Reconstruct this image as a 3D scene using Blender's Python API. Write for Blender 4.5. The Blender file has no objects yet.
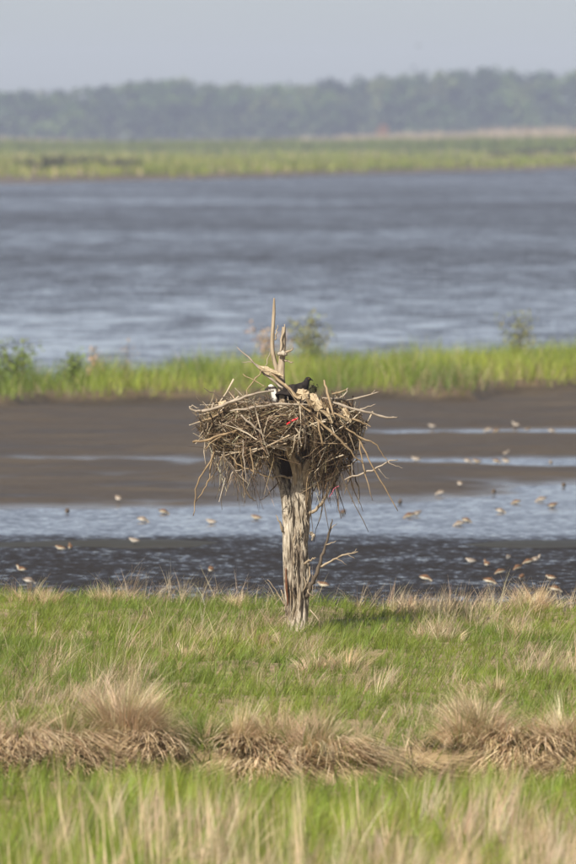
import bpy, math, random
import numpy as np
from mathutils import Vector, Matrix, Quaternion

random.seed(11)
rng = np.random.default_rng(7)
R = math.radians
S = bpy.context.scene
COL = S.collection

# ------------------------------------------------------------------ camera
FPX = 11250.0            # focal length in units of 1/864 of the picture height
HOR = 130.0              # horizon line in the same units
CZ = 4.0                 # height of the lens above the marsh
TY = 90.0                # distance of the dead tree
WZ = -0.45               # water level
cam = bpy.data.cameras.new('camera'); co = bpy.data.objects.new('camera', cam); COL.objects.link(co)
cam.sensor_fit = 'VERTICAL'; cam.sensor_height = 36.0; cam.sensor_width = 24.0
cam.lens = FPX / 864 * 36.0
cam.clip_start = 1.0; cam.clip_end = 20000.0
co.location = (0, 0, CZ)
co.rotation_euler = (R(90) - math.atan((432 - HOR) / FPX), 0, 0)
cam.dof.use_dof = True; cam.dof.focus_distance = 86.8; cam.dof.aperture_fstop = 6.3
S.camera = co
S.render.resolution_x = 683; S.render.resolution_y = 1024

# ------------------------------------------------------------------ sky, sun, exposure
SUN_EL = R(40); SUN_AZ = R(212)      # azimuth clockwise from +Y: behind the camera, a little to the left
w = bpy.data.worlds.new('World'); S.world = w; w.use_nodes = True
nt = w.node_tree
sky = nt.nodes.new('ShaderNodeTexSky'); sky.sky_type = 'NISHITA'; sky.sun_disc = False
sky.sun_elevation = SUN_EL; sky.sun_rotation = SUN_AZ
sky.air_density = 0.6; sky.dust_density = 0.9; sky.ozone_density = 1.5
milky = nt.nodes.new('ShaderNodeHueSaturation'); milky.inputs['Saturation'].default_value = 0.48     # a hazy summer sky, the same in every direction
nt.links.new(sky.outputs[0], milky.inputs['Color']); nt.links.new(milky.outputs[0], nt.nodes['Background'].inputs[0])
nt.nodes['Background'].inputs[1].default_value = 0.074
sd = Vector((math.sin(SUN_AZ) * math.cos(SUN_EL), math.cos(SUN_AZ) * math.cos(SUN_EL), math.sin(SUN_EL)))
sl = bpy.data.lights.new('sun', 'SUN'); so = bpy.data.objects.new('sun', sl); COL.objects.link(so)
sl.energy = 5.0; sl.angle = R(0.53); sl.color = (1.0, 0.93, 0.82)
so.rotation_euler = sd.to_track_quat('Z', 'Y').to_euler()
so.location = (-30, -60, 60)
vs = S.view_settings
vs.view_transform = 'Standard'; vs.look = 'None'; vs.gamma = 1.0; vs.use_curve_mapping = False
vs.exposure = 0.72
S.cycles.use_denoising = True
S.cycles.max_bounces = 6; S.cycles.diffuse_bounces = 3; S.cycles.glossy_bounces = 3
S.cycles.transmission_bounces = 3; S.cycles.volume_bounces = 0

# ------------------------------------------------------------------ helpers
def P(px, py, dy=0.0):
    """picture position at the tree's distance (+dy) -> place in the world"""
    Y = TY + dy
    return Vector(((px - 288) * Y / FPX, Y, CZ - (py - HOR) * Y / FPX))

def G(px, py, z=0.0):
    """picture position on a level z -> place in the world"""
    Y = (CZ - z) * FPX / (py - HOR)
    return ((px - 288) * Y / FPX, Y)

def tag(o, label=None, cat=None, group=None, kind=None):
    if label: o['label'] = label
    if cat: o['category'] = cat
    if group: o['group'] = group
    if kind: o['kind'] = kind
    return o

def link(name, me, mat=None, parent=None):
    o = bpy.data.objects.new(name, me); COL.objects.link(o)
    if mat is not None and me is not None and not me.materials: me.materials.append(mat)
    if parent is not None: o.parent = parent
    return o

def empty(name, loc=(0, 0, 0)):
    o = bpy.data.objects.new(name, None); COL.objects.link(o); o.location = loc
    o.empty_display_size = 0.1
    return o

def mesh_np(name, V, F, col=None, smooth=False):
    """V (n,3), F (m,3 or 4) arrays, col (n,3) optional"""
    V = np.asarray(V, np.float32); F = np.asarray(F, np.int32)
    me = bpy.data.meshes.new(name)
    k = F.shape[1]; m = len(F)
    me.vertices.add(len(V)); me.vertices.foreach_set('co', V.ravel())
    me.loops.add(m * k); me.loops.foreach_set('vertex_index', F.ravel())
    me.polygons.add(m)
    me.polygons.foreach_set('loop_start', np.arange(0, m * k, k, dtype=np.int32))
    me.polygons.foreach_set('loop_total', np.full(m, k, np.int32))
    if smooth: me.polygons.foreach_set('use_smooth', np.ones(m, bool))
    if col is not None:
        a = me.attributes.new('Col', 'FLOAT_COLOR', 'POINT')
        c = np.ones((len(V), 4), np.float32); c[:, :3] = col
        a.data.foreach_set('color', c.ravel())
    me.update(calc_edges=True); me.validate()
    return me

def _hash(ix, iy, s):
    h = (ix.astype(np.int64) * 374761393 + iy.astype(np.int64) * 668265263 + s * 1442695041) & 0xffffffff
    h = ((h ^ (h >> 13)) * 1274126177) & 0xffffffff
    return ((h ^ (h >> 16)) & 0xffff) / 65535.0

def vnoise(x, y, s=0):
    x = np.asarray(x, float); y = np.asarray(y, float)
    ix = np.floor(x).astype(np.int64); iy = np.floor(y).astype(np.int64)
    fx = x - ix; fy = y - iy
    fx = fx * fx * (3 - 2 * fx); fy = fy * fy * (3 - 2 * fy)
    a = _hash(ix, iy, s); b = _hash(ix + 1, iy, s); c = _hash(ix, iy + 1, s); d = _hash(ix + 1, iy + 1, s)
    return (a * (1 - fx) + b * fx) * (1 - fy) + (c * (1 - fx) + d * fx) * fy

def fbm(x, y, s=0, o=3):
    t = 0; a = 0.5; n = 0
    for k in range(o):
        t = t + a * vnoise(x * 2 ** k, y * 2 ** k, s + 17 * k); n += a; a *= 0.5
    return t / n

def sstep(a, b, x):
    t = np.clip((np.asarray(x, float) - a) / (b - a), 0, 1)
    return t * t * (3 - 2 * t)

# ------------------------------------------------------------------ materials
def newmat(name):
    m = bpy.data.materials.new(name); m.use_nodes = True
    n = m.node_tree.nodes; l = m.node_tree.links
    return m, n, l, n['Principled BSDF']

def noise(n, l, scale, detail=4, vec=None, rough=0.55, mapping=None):
    t = n.new('ShaderNodeTexNoise'); t.inputs['Scale'].default_value = scale
    t.inputs['Detail'].default_value = detail; t.inputs['Roughness'].default_value = rough
    if vec is not None:
        if mapping:
            mp = n.new('ShaderNodeMapping'); mp.inputs['Scale'].default_value = mapping
            l.new(vec, mp.inputs[0]); vec = mp.outputs[0]
        l.new(vec, t.inputs['Vector'])
    return t

def ramp(n, l, fac, stops):
    r = n.new('ShaderNodeValToRGB'); e = r.color_ramp.elements
    while len(e) < len(stops): e.new(0.5)
    for k, (p, c) in enumerate(stops):
        e[k].position = p; e[k].color = (*c, 1) if len(c) == 3 else c
    l.new(fac, r.inputs[0]); return r

def math_n(n, l, op, a, b=None, c=None):
    m = n.new('ShaderNodeMath'); m.operation = op
    for i, v in enumerate((a, b, c)):
        if v is None: continue
        if isinstance(v, (int, float)): m.inputs[i].default_value = v
        else: l.new(v, m.inputs[i])
    return m.outputs[0]

def blade_mat(name, transl=0.3, rough=0.5, spec=0.3):
    m, n, l, b = newmat(name)
    a = n.new('ShaderNodeAttribute'); a.attribute_name = 'Col'
    l.new(a.outputs['Color'], b.inputs['Base Color'])
    b.inputs['Roughness'].default_value = rough
    b.inputs['Specular IOR Level'].default_value = spec
    t = n.new('ShaderNodeBsdfTranslucent'); l.new(a.outputs['Color'], t.inputs['Color'])
    mx = n.new('ShaderNodeMixShader'); mx.inputs[0].default_value = transl
    l.new(b.outputs[0], mx.inputs[1]); l.new(t.outputs[0], mx.inputs[2])
    l.new(mx.outputs[0], n['Material Output'].inputs['Surface'])
    return m

M_GRASS = blade_mat('grass_blades', 0.36)
M_LEAF = blade_mat('leaves', 0.2, 0.6, 0.2)

def wood_mat(name, stops, zs=1.0, sc=40, rough=0.8, rand=0.0, crack=False):
    m, n, l, b = newmat(name)
    tc = n.new('ShaderNodeTexCoord')
    t1 = noise(n, l, sc, 6, tc.outputs['Object'], 0.65, (1, 1, zs))
    t2 = noise(n, l, sc * 0.15, 3, tc.outputs['Object'], 0.6, (1, 1, 0.35))
    f = math_n(n, l, 'ADD', math_n(n, l, 'MULTIPLY', t1.outputs['Fac'], 0.6), math_n(n, l, 'MULTIPLY', t2.outputs['Fac'], 0.4))
    if rand:
        oi = n.new('ShaderNodeObjectInfo')
        f = math_n(n, l, 'ADD', math_n(n, l, 'MULTIPLY', f, 1 - rand), math_n(n, l, 'MULTIPLY', oi.outputs['Random'], rand))
    r = ramp(n, l, f, stops)
    if crack:
        t3 = noise(n, l, 34, 4, tc.outputs['Object'], 0.6, (1, 1, 0.09))
        t4 = noise(n, l, 9, 3, tc.outputs['Object'], 0.6, (1, 1, 0.5))
        cf = math_n(n, l, 'ABSOLUTE', math_n(n, l, 'SUBTRACT', t3.outputs['Fac'], 0.5))
        cr_ = ramp(n, l, cf, [(0.0, (0.16, 0.14, 0.12)), (0.030, (1, 1, 1))])
        bl = ramp(n, l, t4.outputs['Fac'], [(0.32, (0.5, 0.43, 0.35)), (0.52, (1.0, 1.0, 1.0))])
        m1 = n.new('ShaderNodeMix'); m1.data_type = 'RGBA'; m1.blend_type = 'MULTIPLY'; m1.inputs[0].default_value = 1
        l.new(r.outputs[0], m1.inputs[6]); l.new(cr_.outputs[0], m1.inputs[7])
        m2 = n.new('ShaderNodeMix'); m2.data_type = 'RGBA'; m2.blend_type = 'MULTIPLY'; m2.inputs[0].default_value = 1
        l.new(m1.outputs[2], m2.inputs[6]); l.new(bl.outputs[0], m2.inputs[7])
        l.new(m2.outputs[2], b.inputs['Base Color'])
    else:
        l.new(r.outputs[0], b.inputs['Base Color'])
    b.inputs['Roughness'].default_value = rough
    b.inputs['Specular IOR Level'].default_value = 0.2
    bp = n.new('ShaderNodeBump'); bp.inputs['Strength'].default_value = 0.6; bp.inputs['Distance'].default_value = 0.006
    l.new(t1.outputs['Fac'], bp.inputs['Height']); l.new(bp.outputs[0], b.inputs['Normal'])
    return m

M_TRUNK = wood_mat('weathered_trunk_wood', [(0.33, (0.035, 0.027, 0.02)), (0.41, (0.15, 0.12, 0.09)), (0.48, (0.32, 0.275, 0.21)), (0.63, (0.50, 0.445, 0.365))], 0.16, 42, crack=True)
M_SNAG = wood_mat('bleached_snag_wood', [(0.30, (0.07, 0.05, 0.03)), (0.46, (0.25, 0.195, 0.13)), (0.7, (0.40, 0.335, 0.25))], 0.12, 45)
M_STICK = wood_mat('nest_stick_wood', [(0.25, (0.04, 0.027, 0.016)), (0.42, (0.15, 0.10, 0.06)), (0.55, (0.32, 0.24, 0.155)), (0.72, (0.52, 0.44, 0.33))], 0.3, 20, rand=0.62)
M_DARKTWIG = wood_mat('dark_twig_bark', [(0.3, (0.035, 0.027, 0.02)), (0.5, (0.09, 0.07, 0.05)), (0.75, (0.2, 0.16, 0.12))], 0.3, 30)

def attr_mat(name, rough=0.7, spec=0.3):
    m, n, l, b = newmat(name)
    a = n.new('ShaderNodeAttribute'); a.attribute_name = 'Col'
    tc = n.new('ShaderNodeTexCoord')
    t = noise(n, l, 90, 3, tc.outputs['Object'])
    r = ramp(n, l, t.outputs['Fac'], [(0.3, (0.72, 0.72, 0.72)), (0.7, (1.15, 1.15, 1.15))])
    mx = n.new('ShaderNodeMix'); mx.data_type = 'RGBA'; mx.blend_type = 'MULTIPLY'; mx.inputs[0].default_value = 1
    l.new(a.outputs['Color'], mx.inputs[6]); l.new(r.outputs[0], mx.inputs[7])
    l.new(mx.outputs[2], b.inputs['Base Color'])
    b.inputs['Roughness'].default_value = rough; b.inputs['Specular IOR Level'].default_value = spec
    return m
M_TWIG = attr_mat('fine_twigs_and_straw', 0.85, 0.15)
M_FEATHER = attr_mat('plumage', 0.85, 0.08)

def plain(name, c, rough=0.6, spec=0.4, var=0.25, sc=60):
    m, n, l, b = newmat(name)
    tc = n.new('ShaderNodeTexCoord'); t = noise(n, l, sc, 3, tc.outputs['Object'])
    r = ramp(n, l, t.outputs['Fac'], [(0.3, tuple(v * (1 - var) for v in c)), (0.7, tuple(min(1, v * (1 + var)) for v in c))])
    l.new(r.outputs[0], b.inputs['Base Color']); b.inputs['Roughness'].default_value = rough
    b.inputs['Specular IOR Level'].default_value = spec
    return m
M_BILL = plain('dark_horn', (0.02, 0.018, 0.016), 0.4)
M_RED = plain('red_plastic', (0.62, 0.012, 0.018), 0.35, 0.5, 0.15)
M_PINK = plain('pink_twine', (0.55, 0.10, 0.16), 0.6)
M_PALE = plain('pale_split_wood', (0.36, 0.285, 0.185), 0.8, 0.1, 0.55, 90)
M_MOSS = plain('dark_moss', (0.030, 0.030, 0.014), 0.9, 0.1, 0.5, 80)

# ground: peat soil on the marsh, silt on the flats, dark algae on the low bar
m, n, l, b = newmat('marsh_soil_and_mud'); M_GROUND = m
geo = n.new('ShaderNodeNewGeometry'); pos = geo.outputs['Position']
big = noise(n, l, 0.35, 5, pos, 0.6)
fine = noise(n, l, 5.0, 5, pos, 0.65)
mudf = math_n(n, l, 'ADD', math_n(n, l, 'MULTIPLY', big.outputs['Fac'], 0.6), math_n(n, l, 'MULTIPLY', fine.outputs['Fac'], 0.4))
mud = ramp(n, l, mudf, [(0.30, (0.026, 0.018, 0.010)), (0.50, (0.050, 0.036, 0.022)), (0.68, (0.085, 0.064, 0.040))])
peat = ramp(n, l, fine.outputs['Fac'], [(0.3, (0.05, 0.034, 0.018)), (0.7, (0.15, 0.108, 0.06))])
atr = n.new('ShaderNodeAttribute'); atr.attribute_name = 'Col'
sep = n.new('ShaderNodeSeparateColor'); l.new(atr.outputs['Color'], sep.inputs[0])
mx1 = n.new('ShaderNodeMix'); mx1.data_type = 'RGBA'
litter = ramp(n, l, fine.outputs['Fac'], [(0.3, (0.13, 0.095, 0.05)), (0.7, (0.36, 0.27, 0.15))])
mx0 = n.new('ShaderNodeMix'); mx0.data_type = 'RGBA'
l.new(sep.outputs[2], mx0.inputs[0]); l.new(peat.outputs[0], mx0.inputs[6]); l.new(litter.outputs[0], mx0.inputs[7])
l.new(sep.outputs[0], mx1.inputs[0]); l.new(mx0.outputs[2], mx1.inputs[6]); l.new(mud.outputs[0], mx1.inputs[7])
mx2 = n.new('ShaderNodeMix'); mx2.data_type = 'RGBA'
l.new(sep.outputs[1], mx2.inputs[0]); l.new(mx1.outputs[2], mx2.inputs[6]); mx2.inputs[7].default_value = (0.022, 0.022, 0.016, 1)
l.new(mx2.outputs[2], b.inputs['Base Color'])
rr = n.new('ShaderNodeMapRange'); l.new(big.outputs['Fac'], rr.inputs[0])
rr.inputs[1].default_value = 0.3; rr.inputs[2].default_value = 0.7; rr.inputs[3].default_value = 0.5; rr.inputs[4].default_value = 0.8
wet = n.new('ShaderNodeAttribute'); wet.attribute_name = 'Wet'
rw = n.new('ShaderNodeMix'); rw.data_type = 'FLOAT'; l.new(wet.outputs['Fac'], rw.inputs[0]); l.new(rr.outputs[0], rw.inputs[2]); rw.inputs[3].default_value = 0.22
l.new(rw.outputs[0], b.inputs['Roughness']); b.inputs['Specular IOR Level'].default_value = 0.35
cmb = n.new('ShaderNodeVectorMath'); cmb.operation = 'SUBTRACT'; l.new(fine.outputs['Color'], cmb.inputs[0]); cmb.inputs[1].default_value = (0.5, 0.5, 0.5)
sc_ = n.new('ShaderNodeVectorMath'); sc_.operation = 'SCALE'; l.new(cmb.outputs[0], sc_.inputs[0]); sc_.inputs['Scale'].default_value = 0.5
ad = n.new('ShaderNodeVectorMath'); ad.operation = 'ADD'; l.new(geo.outputs['Normal'], ad.inputs[0]); l.new(sc_.outputs[0], ad.inputs[1])
nm = n.new('ShaderNodeVectorMath'); nm.operation = 'NORMALIZE'; l.new(ad.outputs[0], nm.inputs[0]); l.new(nm.outputs[0], b.inputs['Normal'])

# water: dark body, wavelets as slopes, calm and wind-ruffled patches
m, n, l, b = newmat('water'); M_WATER = m
geo = n.new('ShaderNodeNewGeometry'); pos = geo.outputs['Position']
sx = n.new('ShaderNodeSeparateXYZ'); l.new(pos, sx.inputs[0])
b.inputs['Base Color'].default_value = (0.020, 0.018, 0.017, 1)
b.inputs['Roughness'].default_value = 0.08; b.inputs['IOR'].default_value = 1.333
wv1 = noise(n, l, 9.0, 3, pos, 0.65, (1.0, 0.5, 1))        # wavelets of a hand's breadth
wv2 = noise(n, l, 0.9, 4, pos, 0.6, (1.0, 0.6, 1))         # larger ripples, read far away
patch = noise(n, l, 0.03, 5, pos, 0.65, (1.0, 0.4, 1))     # wind patches on the wide water
near = noise(n, l, 0.16, 4, pos, 0.6, (0.5, 1.0, 1))
pr = n.new('ShaderNodeMapRange'); l.new(patch.outputs['Fac'], pr.inputs[0]); pr.inputs[1].default_value = 0.38; pr.inputs[2].default_value = 0.62
pr.inputs[3].default_value = -0.18; pr.inputs[4].default_value = 0.18
fy_ = math_n(n, l, 'ADD', sx.outputs[1], math_n(n, l, 'MULTIPLY', math_n(n, l, 'SUBTRACT', patch.outputs['Fac'], 0.5), -420.0))
fetch = n.new('ShaderNodeMapRange'); l.new(fy_, fetch.inputs[0]); fetch.inputs[1].default_value = 285; fetch.inputs[2].default_value = 360
fetch.inputs[3].default_value = 0.30; fetch.inputs[4].default_value = 0.58
chop = noise(n, l, 0.8, 4, pos, 0.6, (1.0, 0.22, 1))
pr_out = math_n(n, l, 'ADD', math_n(n, l, 'ADD', pr.outputs[0], fetch.outputs[0]), math_n(n, l, 'MULTIPLY', math_n(n, l, 'SUBTRACT', chop.outputs['Fac'], 0.5), 1.1))
pr_out = math_n(n, l, 'MAXIMUM', pr_out, 0.10)
# y of the place, wobbled, decides how sheltered the water is
yw = math_n(n, l, 'ADD', sx.outputs[1], math_n(n, l, 'MULTIPLY', math_n(n, l, 'SUBTRACT', near.outputs['Fac'], 0.5), 7.0))
calm = n.new('ShaderNodeMapRange'); l.new(yw, calm.inputs[0]); calm.interpolation_type = 'SMOOTHSTEP'
calm.inputs[1].default_value = 119.5; calm.inputs[2].default_value = 124.0; calm.inputs[3].default_value = 1.25; calm.inputs[4].default_value = 0.20
wide = n.new('ShaderNodeMapRange'); l.new(sx.outputs[1], wide.inputs[0]); wide.inputs[1].default_value = 195; wide.inputs[2].default_value = 210
amp = n.new('ShaderNodeMix'); amp.data_type = 'FLOAT'
l.new(wide.outputs[0], amp.inputs[0]); l.new(calm.outputs[0], amp.inputs[2]); l.new(pr_out, amp.inputs[3])
def centred(t):
    v = n.new('ShaderNodeVectorMath'); v.operation = 'SUBTRACT'; l.new(t.outputs['Color'], v.inputs[0]); v.inputs[1].default_value = (0.5, 0.5, 0.5); return v.outputs[0]
a1 = n.new('ShaderNodeVectorMath'); a1.operation = 'ADD'; big_ = n.new('ShaderNodeVectorMath'); big_.operation = 'SCALE'; l.new(centred(wv2), big_.inputs[0]); big_.inputs['Scale'].default_value = 0.6
sml_ = n.new('ShaderNodeVectorMath'); sml_.operation = 'SCALE'; l.new(centred(wv1), sml_.inputs[0]); sml_.inputs['Scale'].default_value = 1.4
l.new(sml_.outputs[0], a1.inputs[0]); l.new(big_.outputs[0], a1.inputs[1])
flat = n.new('ShaderNodeVectorMath'); flat.operation = 'MULTIPLY'; l.new(a1.outputs[0], flat.inputs[0]); flat.inputs[1].default_value = (1, 1, 0)
scl = n.new('ShaderNodeVectorMath'); scl.operation = 'SCALE'; l.new(flat.outputs[0], scl.inputs[0]); l.new(amp.outputs[0], scl.inputs['Scale'])
up = n.new('ShaderNodeVectorMath'); up.operation = 'ADD'; l.new(scl.outputs[0], up.inputs[0]); lean = n.new('ShaderNodeCombineXYZ'); lean.inputs[2].default_value = 1
l.new(math_n(n, l, 'MULTIPLY', amp.outputs[0], -0.27), lean.inputs[1]); l.new(lean.outputs[0], up.inputs[1])
nm = n.new('ShaderNodeVectorMath'); nm.operation = 'NORMALIZE'; l.new(up.outputs[0], nm.inputs[0]); l.new(nm.outputs[0], b.inputs['Normal'])

# ------------------------------------------------------------------ the lie of the land
def yfront(x):   # cut bank of the island
    return 72.75 + 0.7 * (fbm(x * 0.7 + 3.1, x * 0 + 0.5, 3) - 0.5) + 0.35 * (vnoise(x * 2.3, x * 0, 5) - 0.5)
def yback(x):
    return 95.0 - 0.55 * np.clip(x, -3, 3) + 1.6 * (fbm(x * 0.8, x * 0 + 9, 8) - 0.5)
def hump(x, y):
    return 0.17 * (fbm(x * 0.75, y * 0.42, 21) - 0.5) + 0.10 * (fbm(x * 2.2, y * 1.2, 33) - 0.5)
def strip_front(x):
    return np.interp(x, [-12, -4.6, -1.5, 1.0, 2.0, 2.9, 3.4, 4.6, 12], [177.5, 178, 179, 181.5, 181.0, 181.0, 187, 189, 191]) + 4.0 * (fbm(x * 1.1, x * 0 + 2, 44, 4) - 0.5)
def strip_back(x):
    return np.interp(x, [-12, -4.6, 0, 5, 12], [184, 185, 195, 204, 208]) + 2 * (fbm(x * 0.4, x * 0 + 7, 45) - 0.5)
def far_front(x):
    return 1075 + 6.6 * np.clip(x, -40, 45) + 50 * (fbm(x * 0.05, x * 0 + 1, 50) - 0.5)
def ground_z(x, y):
    x, y = np.broadcast_arrays(np.asarray(x, float), np.asarray(y, float))
    x = x.astype(float); y = y.astype(float)
    z = hump(x, y) + 0.07 * (1 - sstep(67.0, 67.8, y))
    yf, yb = yfront(x), yback(x)
    creek = sstep(67.3, 68.3, y) * (1 - sstep(yf - 0.95, yf + 0.25, y))
    z = z - 0.95 * creek
    # the flats behind the island
    sF, sB = strip_front(x), strip_back(x)
    shore = np.interp(x, [-8, -2, 1.2, 4, 9], [131.2, 132.0, 134.0, 140.8, 142.5]) + 5.0 * (fbm(x * 0.55, y * 0.12, 60, 4) - 0.5)
    flat = -0.07 + 0 * y
    bar = sstep(117.6, 120.5, y + 2.5 * (fbm(x * 0.5, y * 0.05, 62) - 0.5)) * (1 - sstep(121.4, 124.2, y + 2.0 * (fbm(x * 0.6, y * 0.05, 63) - 0.5)))
    flat = flat + 0.078 * bar
    mudd = sstep(-5.0, 4.0, y - shore)
    flat = flat + mudd * (0.118 + 0.0012 * (y - 140))
    g1 = np.exp(-((y - (151.5 - 0.25 * x)) / (1.2 + 0.20 * np.clip(x, 0, 6))) ** 2) * (0.46 + 0.74 * sstep(-0.5, 1.6, x))
    g2 = np.exp(-((y - (165.2 + 0.2 * x)) / 1.9) ** 2) * sstep(0.2, 1.8, x)
    flat = flat - 0.085 * g1 - 0.115 * g2 + 0.08 * (fbm(x * 0.6, y * 0.22, 64) - 0.5) + 0.06 * mudd * (fbm(x * 2.2, y * 0.9, 66) - 0.5)
    flat = WZ + flat
    island_off = sstep(yb - 0.3, yb + 1.3, y)
    z = np.where(y > 80, z * (1 - island_off) + flat * island_off, z)
    st = sstep(sF - 0.8, sF + 0.6, y)
    z = z * (1 - st) + st * (-0.17 + 0.6 * hump(x, y))
    so_ = sstep(sB, sB + 2.5, y)
    z = z * (1 - so_) + so_ * (-1.3)
    ff = far_front(x)
    fm = sstep(ff - 6, ff + 4, y)
    z = z * (1 - fm) + fm * (0.0 + 0.35 * (fbm(x * 0.12, y * 0.03, 70) - 0.4))
    return z

xs = np.concatenate([[-1400, -700, -350, -180, -110, -80, -60, -45, -34, -26, -20, -16, -13], np.arange(-10.5, 10.51, 0.17), [13, 16, 20, 26, 34, 45, 60, 80, 110, 180, 350, 700, 1400]])
ys = np.concatenate([[-120, -60, -20, 0, 15, 30, 40, 48, 54, 58, 61, 63, 64.5, 65.5], np.arange(66, 76, 0.11), np.arange(76, 92, 0.4), np.arange(92, 213, 0.26), [216, 225, 240, 270, 320, 400, 500, 650, 800, 900], np.arange(960, 1400, 9), np.arange(1400, 2300, 40), [2300, 2600, 3000, 3300, 3700]])
XX, YY = np.meshgrid(xs, ys)
ZZ = ground_z(XX, YY)
V = np.stack([XX, YY, ZZ], -1).reshape(-1, 3)
nx, ny = len(xs), len(ys)
idx = np.arange(nx * ny).reshape(ny, nx)
F = np.stack([idx[:-1, :-1], idx[:-1, 1:], idx[1:, 1:], idx[1:, :-1]], -1).reshape(-1, 4)
mudmask = ((YY > 94.5) & (ZZ < -0.27) & (YY < 215)).astype(float)
algae = np.exp(-((YY - 120.8) / 2.4) ** 2) * 0.9 * (YY > 100)
edge = sstep(-2.5, -0.2, YY - strip_front(XX)) * (YY < 200) * 0.35
gcol = np.stack([mudmask, np.clip(algae + 0 * edge, 0, 1), sstep(-0.30, -0.12, ZZ) * (YY < 100)], -1).reshape(-1, 3)
gme = mesh_np('ground', V, F, gcol, True)
wa = gme.attributes.new('Wet', 'FLOAT', 'POINT'); wa.data.foreach_set('value', ((1 - sstep(0.0, 0.05, ZZ - WZ)) * (1 - np.clip(algae * 1.2, 0, 1))).ravel().astype(np.float32))
ground = link('ground', gme, M_GROUND); tag(ground, kind='structure')

Vw = [(-1350, -100, WZ), (1350, -100, WZ), (1350, 3600, WZ), (-1350, 3600, WZ)]
water = link('water', mesh_np('water', Vw, [(0, 1, 2, 3)]), M_WATER); tag(water, kind='structure')

# ------------------------------------------------------------------ blades of grass
def blades(name, base, h, wd, az, phi0, curl, c0, c1, segs=3, mat=None, parent=None, c_pow=1.0, face_j=1.2):
    """base (n,3); each blade starts leaning phi0 from upright towards az and bends by curl more"""
    n_ = len(base); L = segs + 1
    t = np.linspace(0, 1, L)
    d = np.stack([np.cos(az), np.sin(az)], -1)
    face = az + rng.uniform(-face_j, face_j, n_) + math.pi / 2
    sv = np.stack([np.cos(face), np.sin(face), np.zeros(n_)], -1)
    pos = np.zeros((n_, L, 3)); pos[:, 0] = base
    for k in range(1, L):
        ph = phi0 + curl * (t[k] + t[k - 1]) / 2
        step = h * (t[k] - t[k - 1])
        pos[:, k, 0] = pos[:, k - 1, 0] + np.sin(ph) * d[:, 0] * step
        pos[:, k, 1] = pos[:, k - 1, 1] + np.sin(ph) * d[:, 1] * step
        pos[:, k, 2] = pos[:, k - 1, 2] + np.cos(ph) * step
    taper = np.array([0.85 if k == 0 else (1 - t[k] ** 1.6) * 0.96 + 0.04 for k in range(L)])
    off = sv[:, None, :] * (wd[:, None] * taper[None, :] * 0.5)[..., None]
    V = np.stack([pos - off, pos + off], 2).reshape(-1, 3)
    tc = t[None, :, None] ** c_pow
    C = c0[:, None, :] * (1 - tc) + c1[:, None, :] * tc
    C = np.repeat(C[:, :, None, :], 2, 2).reshape(-1, 3)
    b0 = (np.arange(n_) * L * 2)[:, None] + (np.arange(segs) * 2)[None, :]
    F = np.stack([b0, b0 + 1, b0 + 3, b0 + 2], -1).reshape(-1, 4)
    me = mesh_np(name, V, F, C)
    return link(name, me, mat or M_GRASS, parent)

def jit(c, n_, a=0.25):
    c = np.asarray(c, float)
    k = 1 + rng.uniform(-a, a, (n_, 1)); hue = 1 + rng.uniform(-a * 0.35, a * 0.35, (n_, 3))
    return c * k * hue
GREEN = np.array((0.140, 0.196, 0.026)); GREEN_D = np.array((0.092, 0.144, 0.021)); GREEN_Y = np.array((0.215, 0.252, 0.036))
TAN = np.array((0.45, 0.345, 0.21)); TAN_P = np.array((0.61, 0.495, 0.335)); TAN_B = np.array((0.27, 0.195, 0.115))

def spread(n_, y0, y1, margin):
    y = rng.uniform(y0, y1, n_)
    x = rng.uniform(-1, 1, n_) * (y * 288 / FPX + margin)
    return x, y

def tan_mask(x, y):
    m = sstep(0.52, 0.66, fbm(x * 1.7 + 5, y * 0.42, 81, 3))
    return m

# --- island turf
LK = 6; NL = 33500
xl, yl = spread(NL, 72.0, 98.2, 1.6)
N = NL * LK
x = np.repeat(xl, LK) + rng.normal(0, 0.012, N); y = np.repeat(yl, LK) + rng.normal(0, 0.02, N)
lid = np.repeat(np.arange(NL), LK)
yf, yb = yfront(x), yback(x)
keep = (y > yf - 0.1) & (y < yb + 0.25 + 0.2 * rng.standard_normal(N))
x, y, lid = x[keep], y[keep], lid[keep]; N = len(x)
z = ground_z(x, y) - 0.02
tm = tan_mask(x, y)
edge_t = sstep(-2.6, -0.2, y - yback(x)) * (0.25 + 0.75 * sstep(0.42, 0.62, fbm(x * 1.2, y * 0.2, 84)))
ptan = np.clip(0.05 + 0.40 * tm + 0.34 * edge_t, 0, 0.9)
is_t = (rng.random(NL)[lid] * 0.75 + rng.random(N) * 0.25) < ptan
clump = fbm(x * 1.6, y * 0.8, 90, 3)
h = np.where(is_t, rng.uniform(0.15, 0.32, NL)[lid], rng.uniform(0.09, 0.20, NL)[lid]) * rng.uniform(0.8, 1.1, N) * (0.55 + 0.9 * clump)
h = h * (1 + 0.25 * edge_t * is_t)
az = np.where(rng.random(NL) < 0.55, rng.normal(-0.2, 0.8, NL), rng.uniform(-math.pi, math.pi, NL))[lid] + rng.normal(0, 0.35, N)
az = az + 1.6 * (fbm(x * 0.9, y * 0.5, 95) - 0.5)
phi0 = np.abs(rng.normal(0.22, 0.25, NL))[lid] + np.abs(rng.normal(0, 0.07, N)) + 0.03; curl = np.abs(rng.normal(0.7, 0.4, NL))[lid] + rng.normal(0, 0.12, N)
g = fbm(x * 0.8, y * 0.35, 99)[:, None]
cg = np.where(g < 0.5, GREEN_D + (GREEN - GREEN_D) * (g * 2), GREEN + (GREEN_Y - GREEN) * (g * 2 - 1)) * jit((1, 1, 1), N, 0.22)
ct = np.where(rng.random((N, 1)) < 0.5, TAN, TAN_P) * jit((1, 1, 1), N, 0.2) * jit((1, 1, 1), NL, 0.2)[lid]
cg = cg * jit((1, 1, 1), NL, 0.18)[lid]
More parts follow.
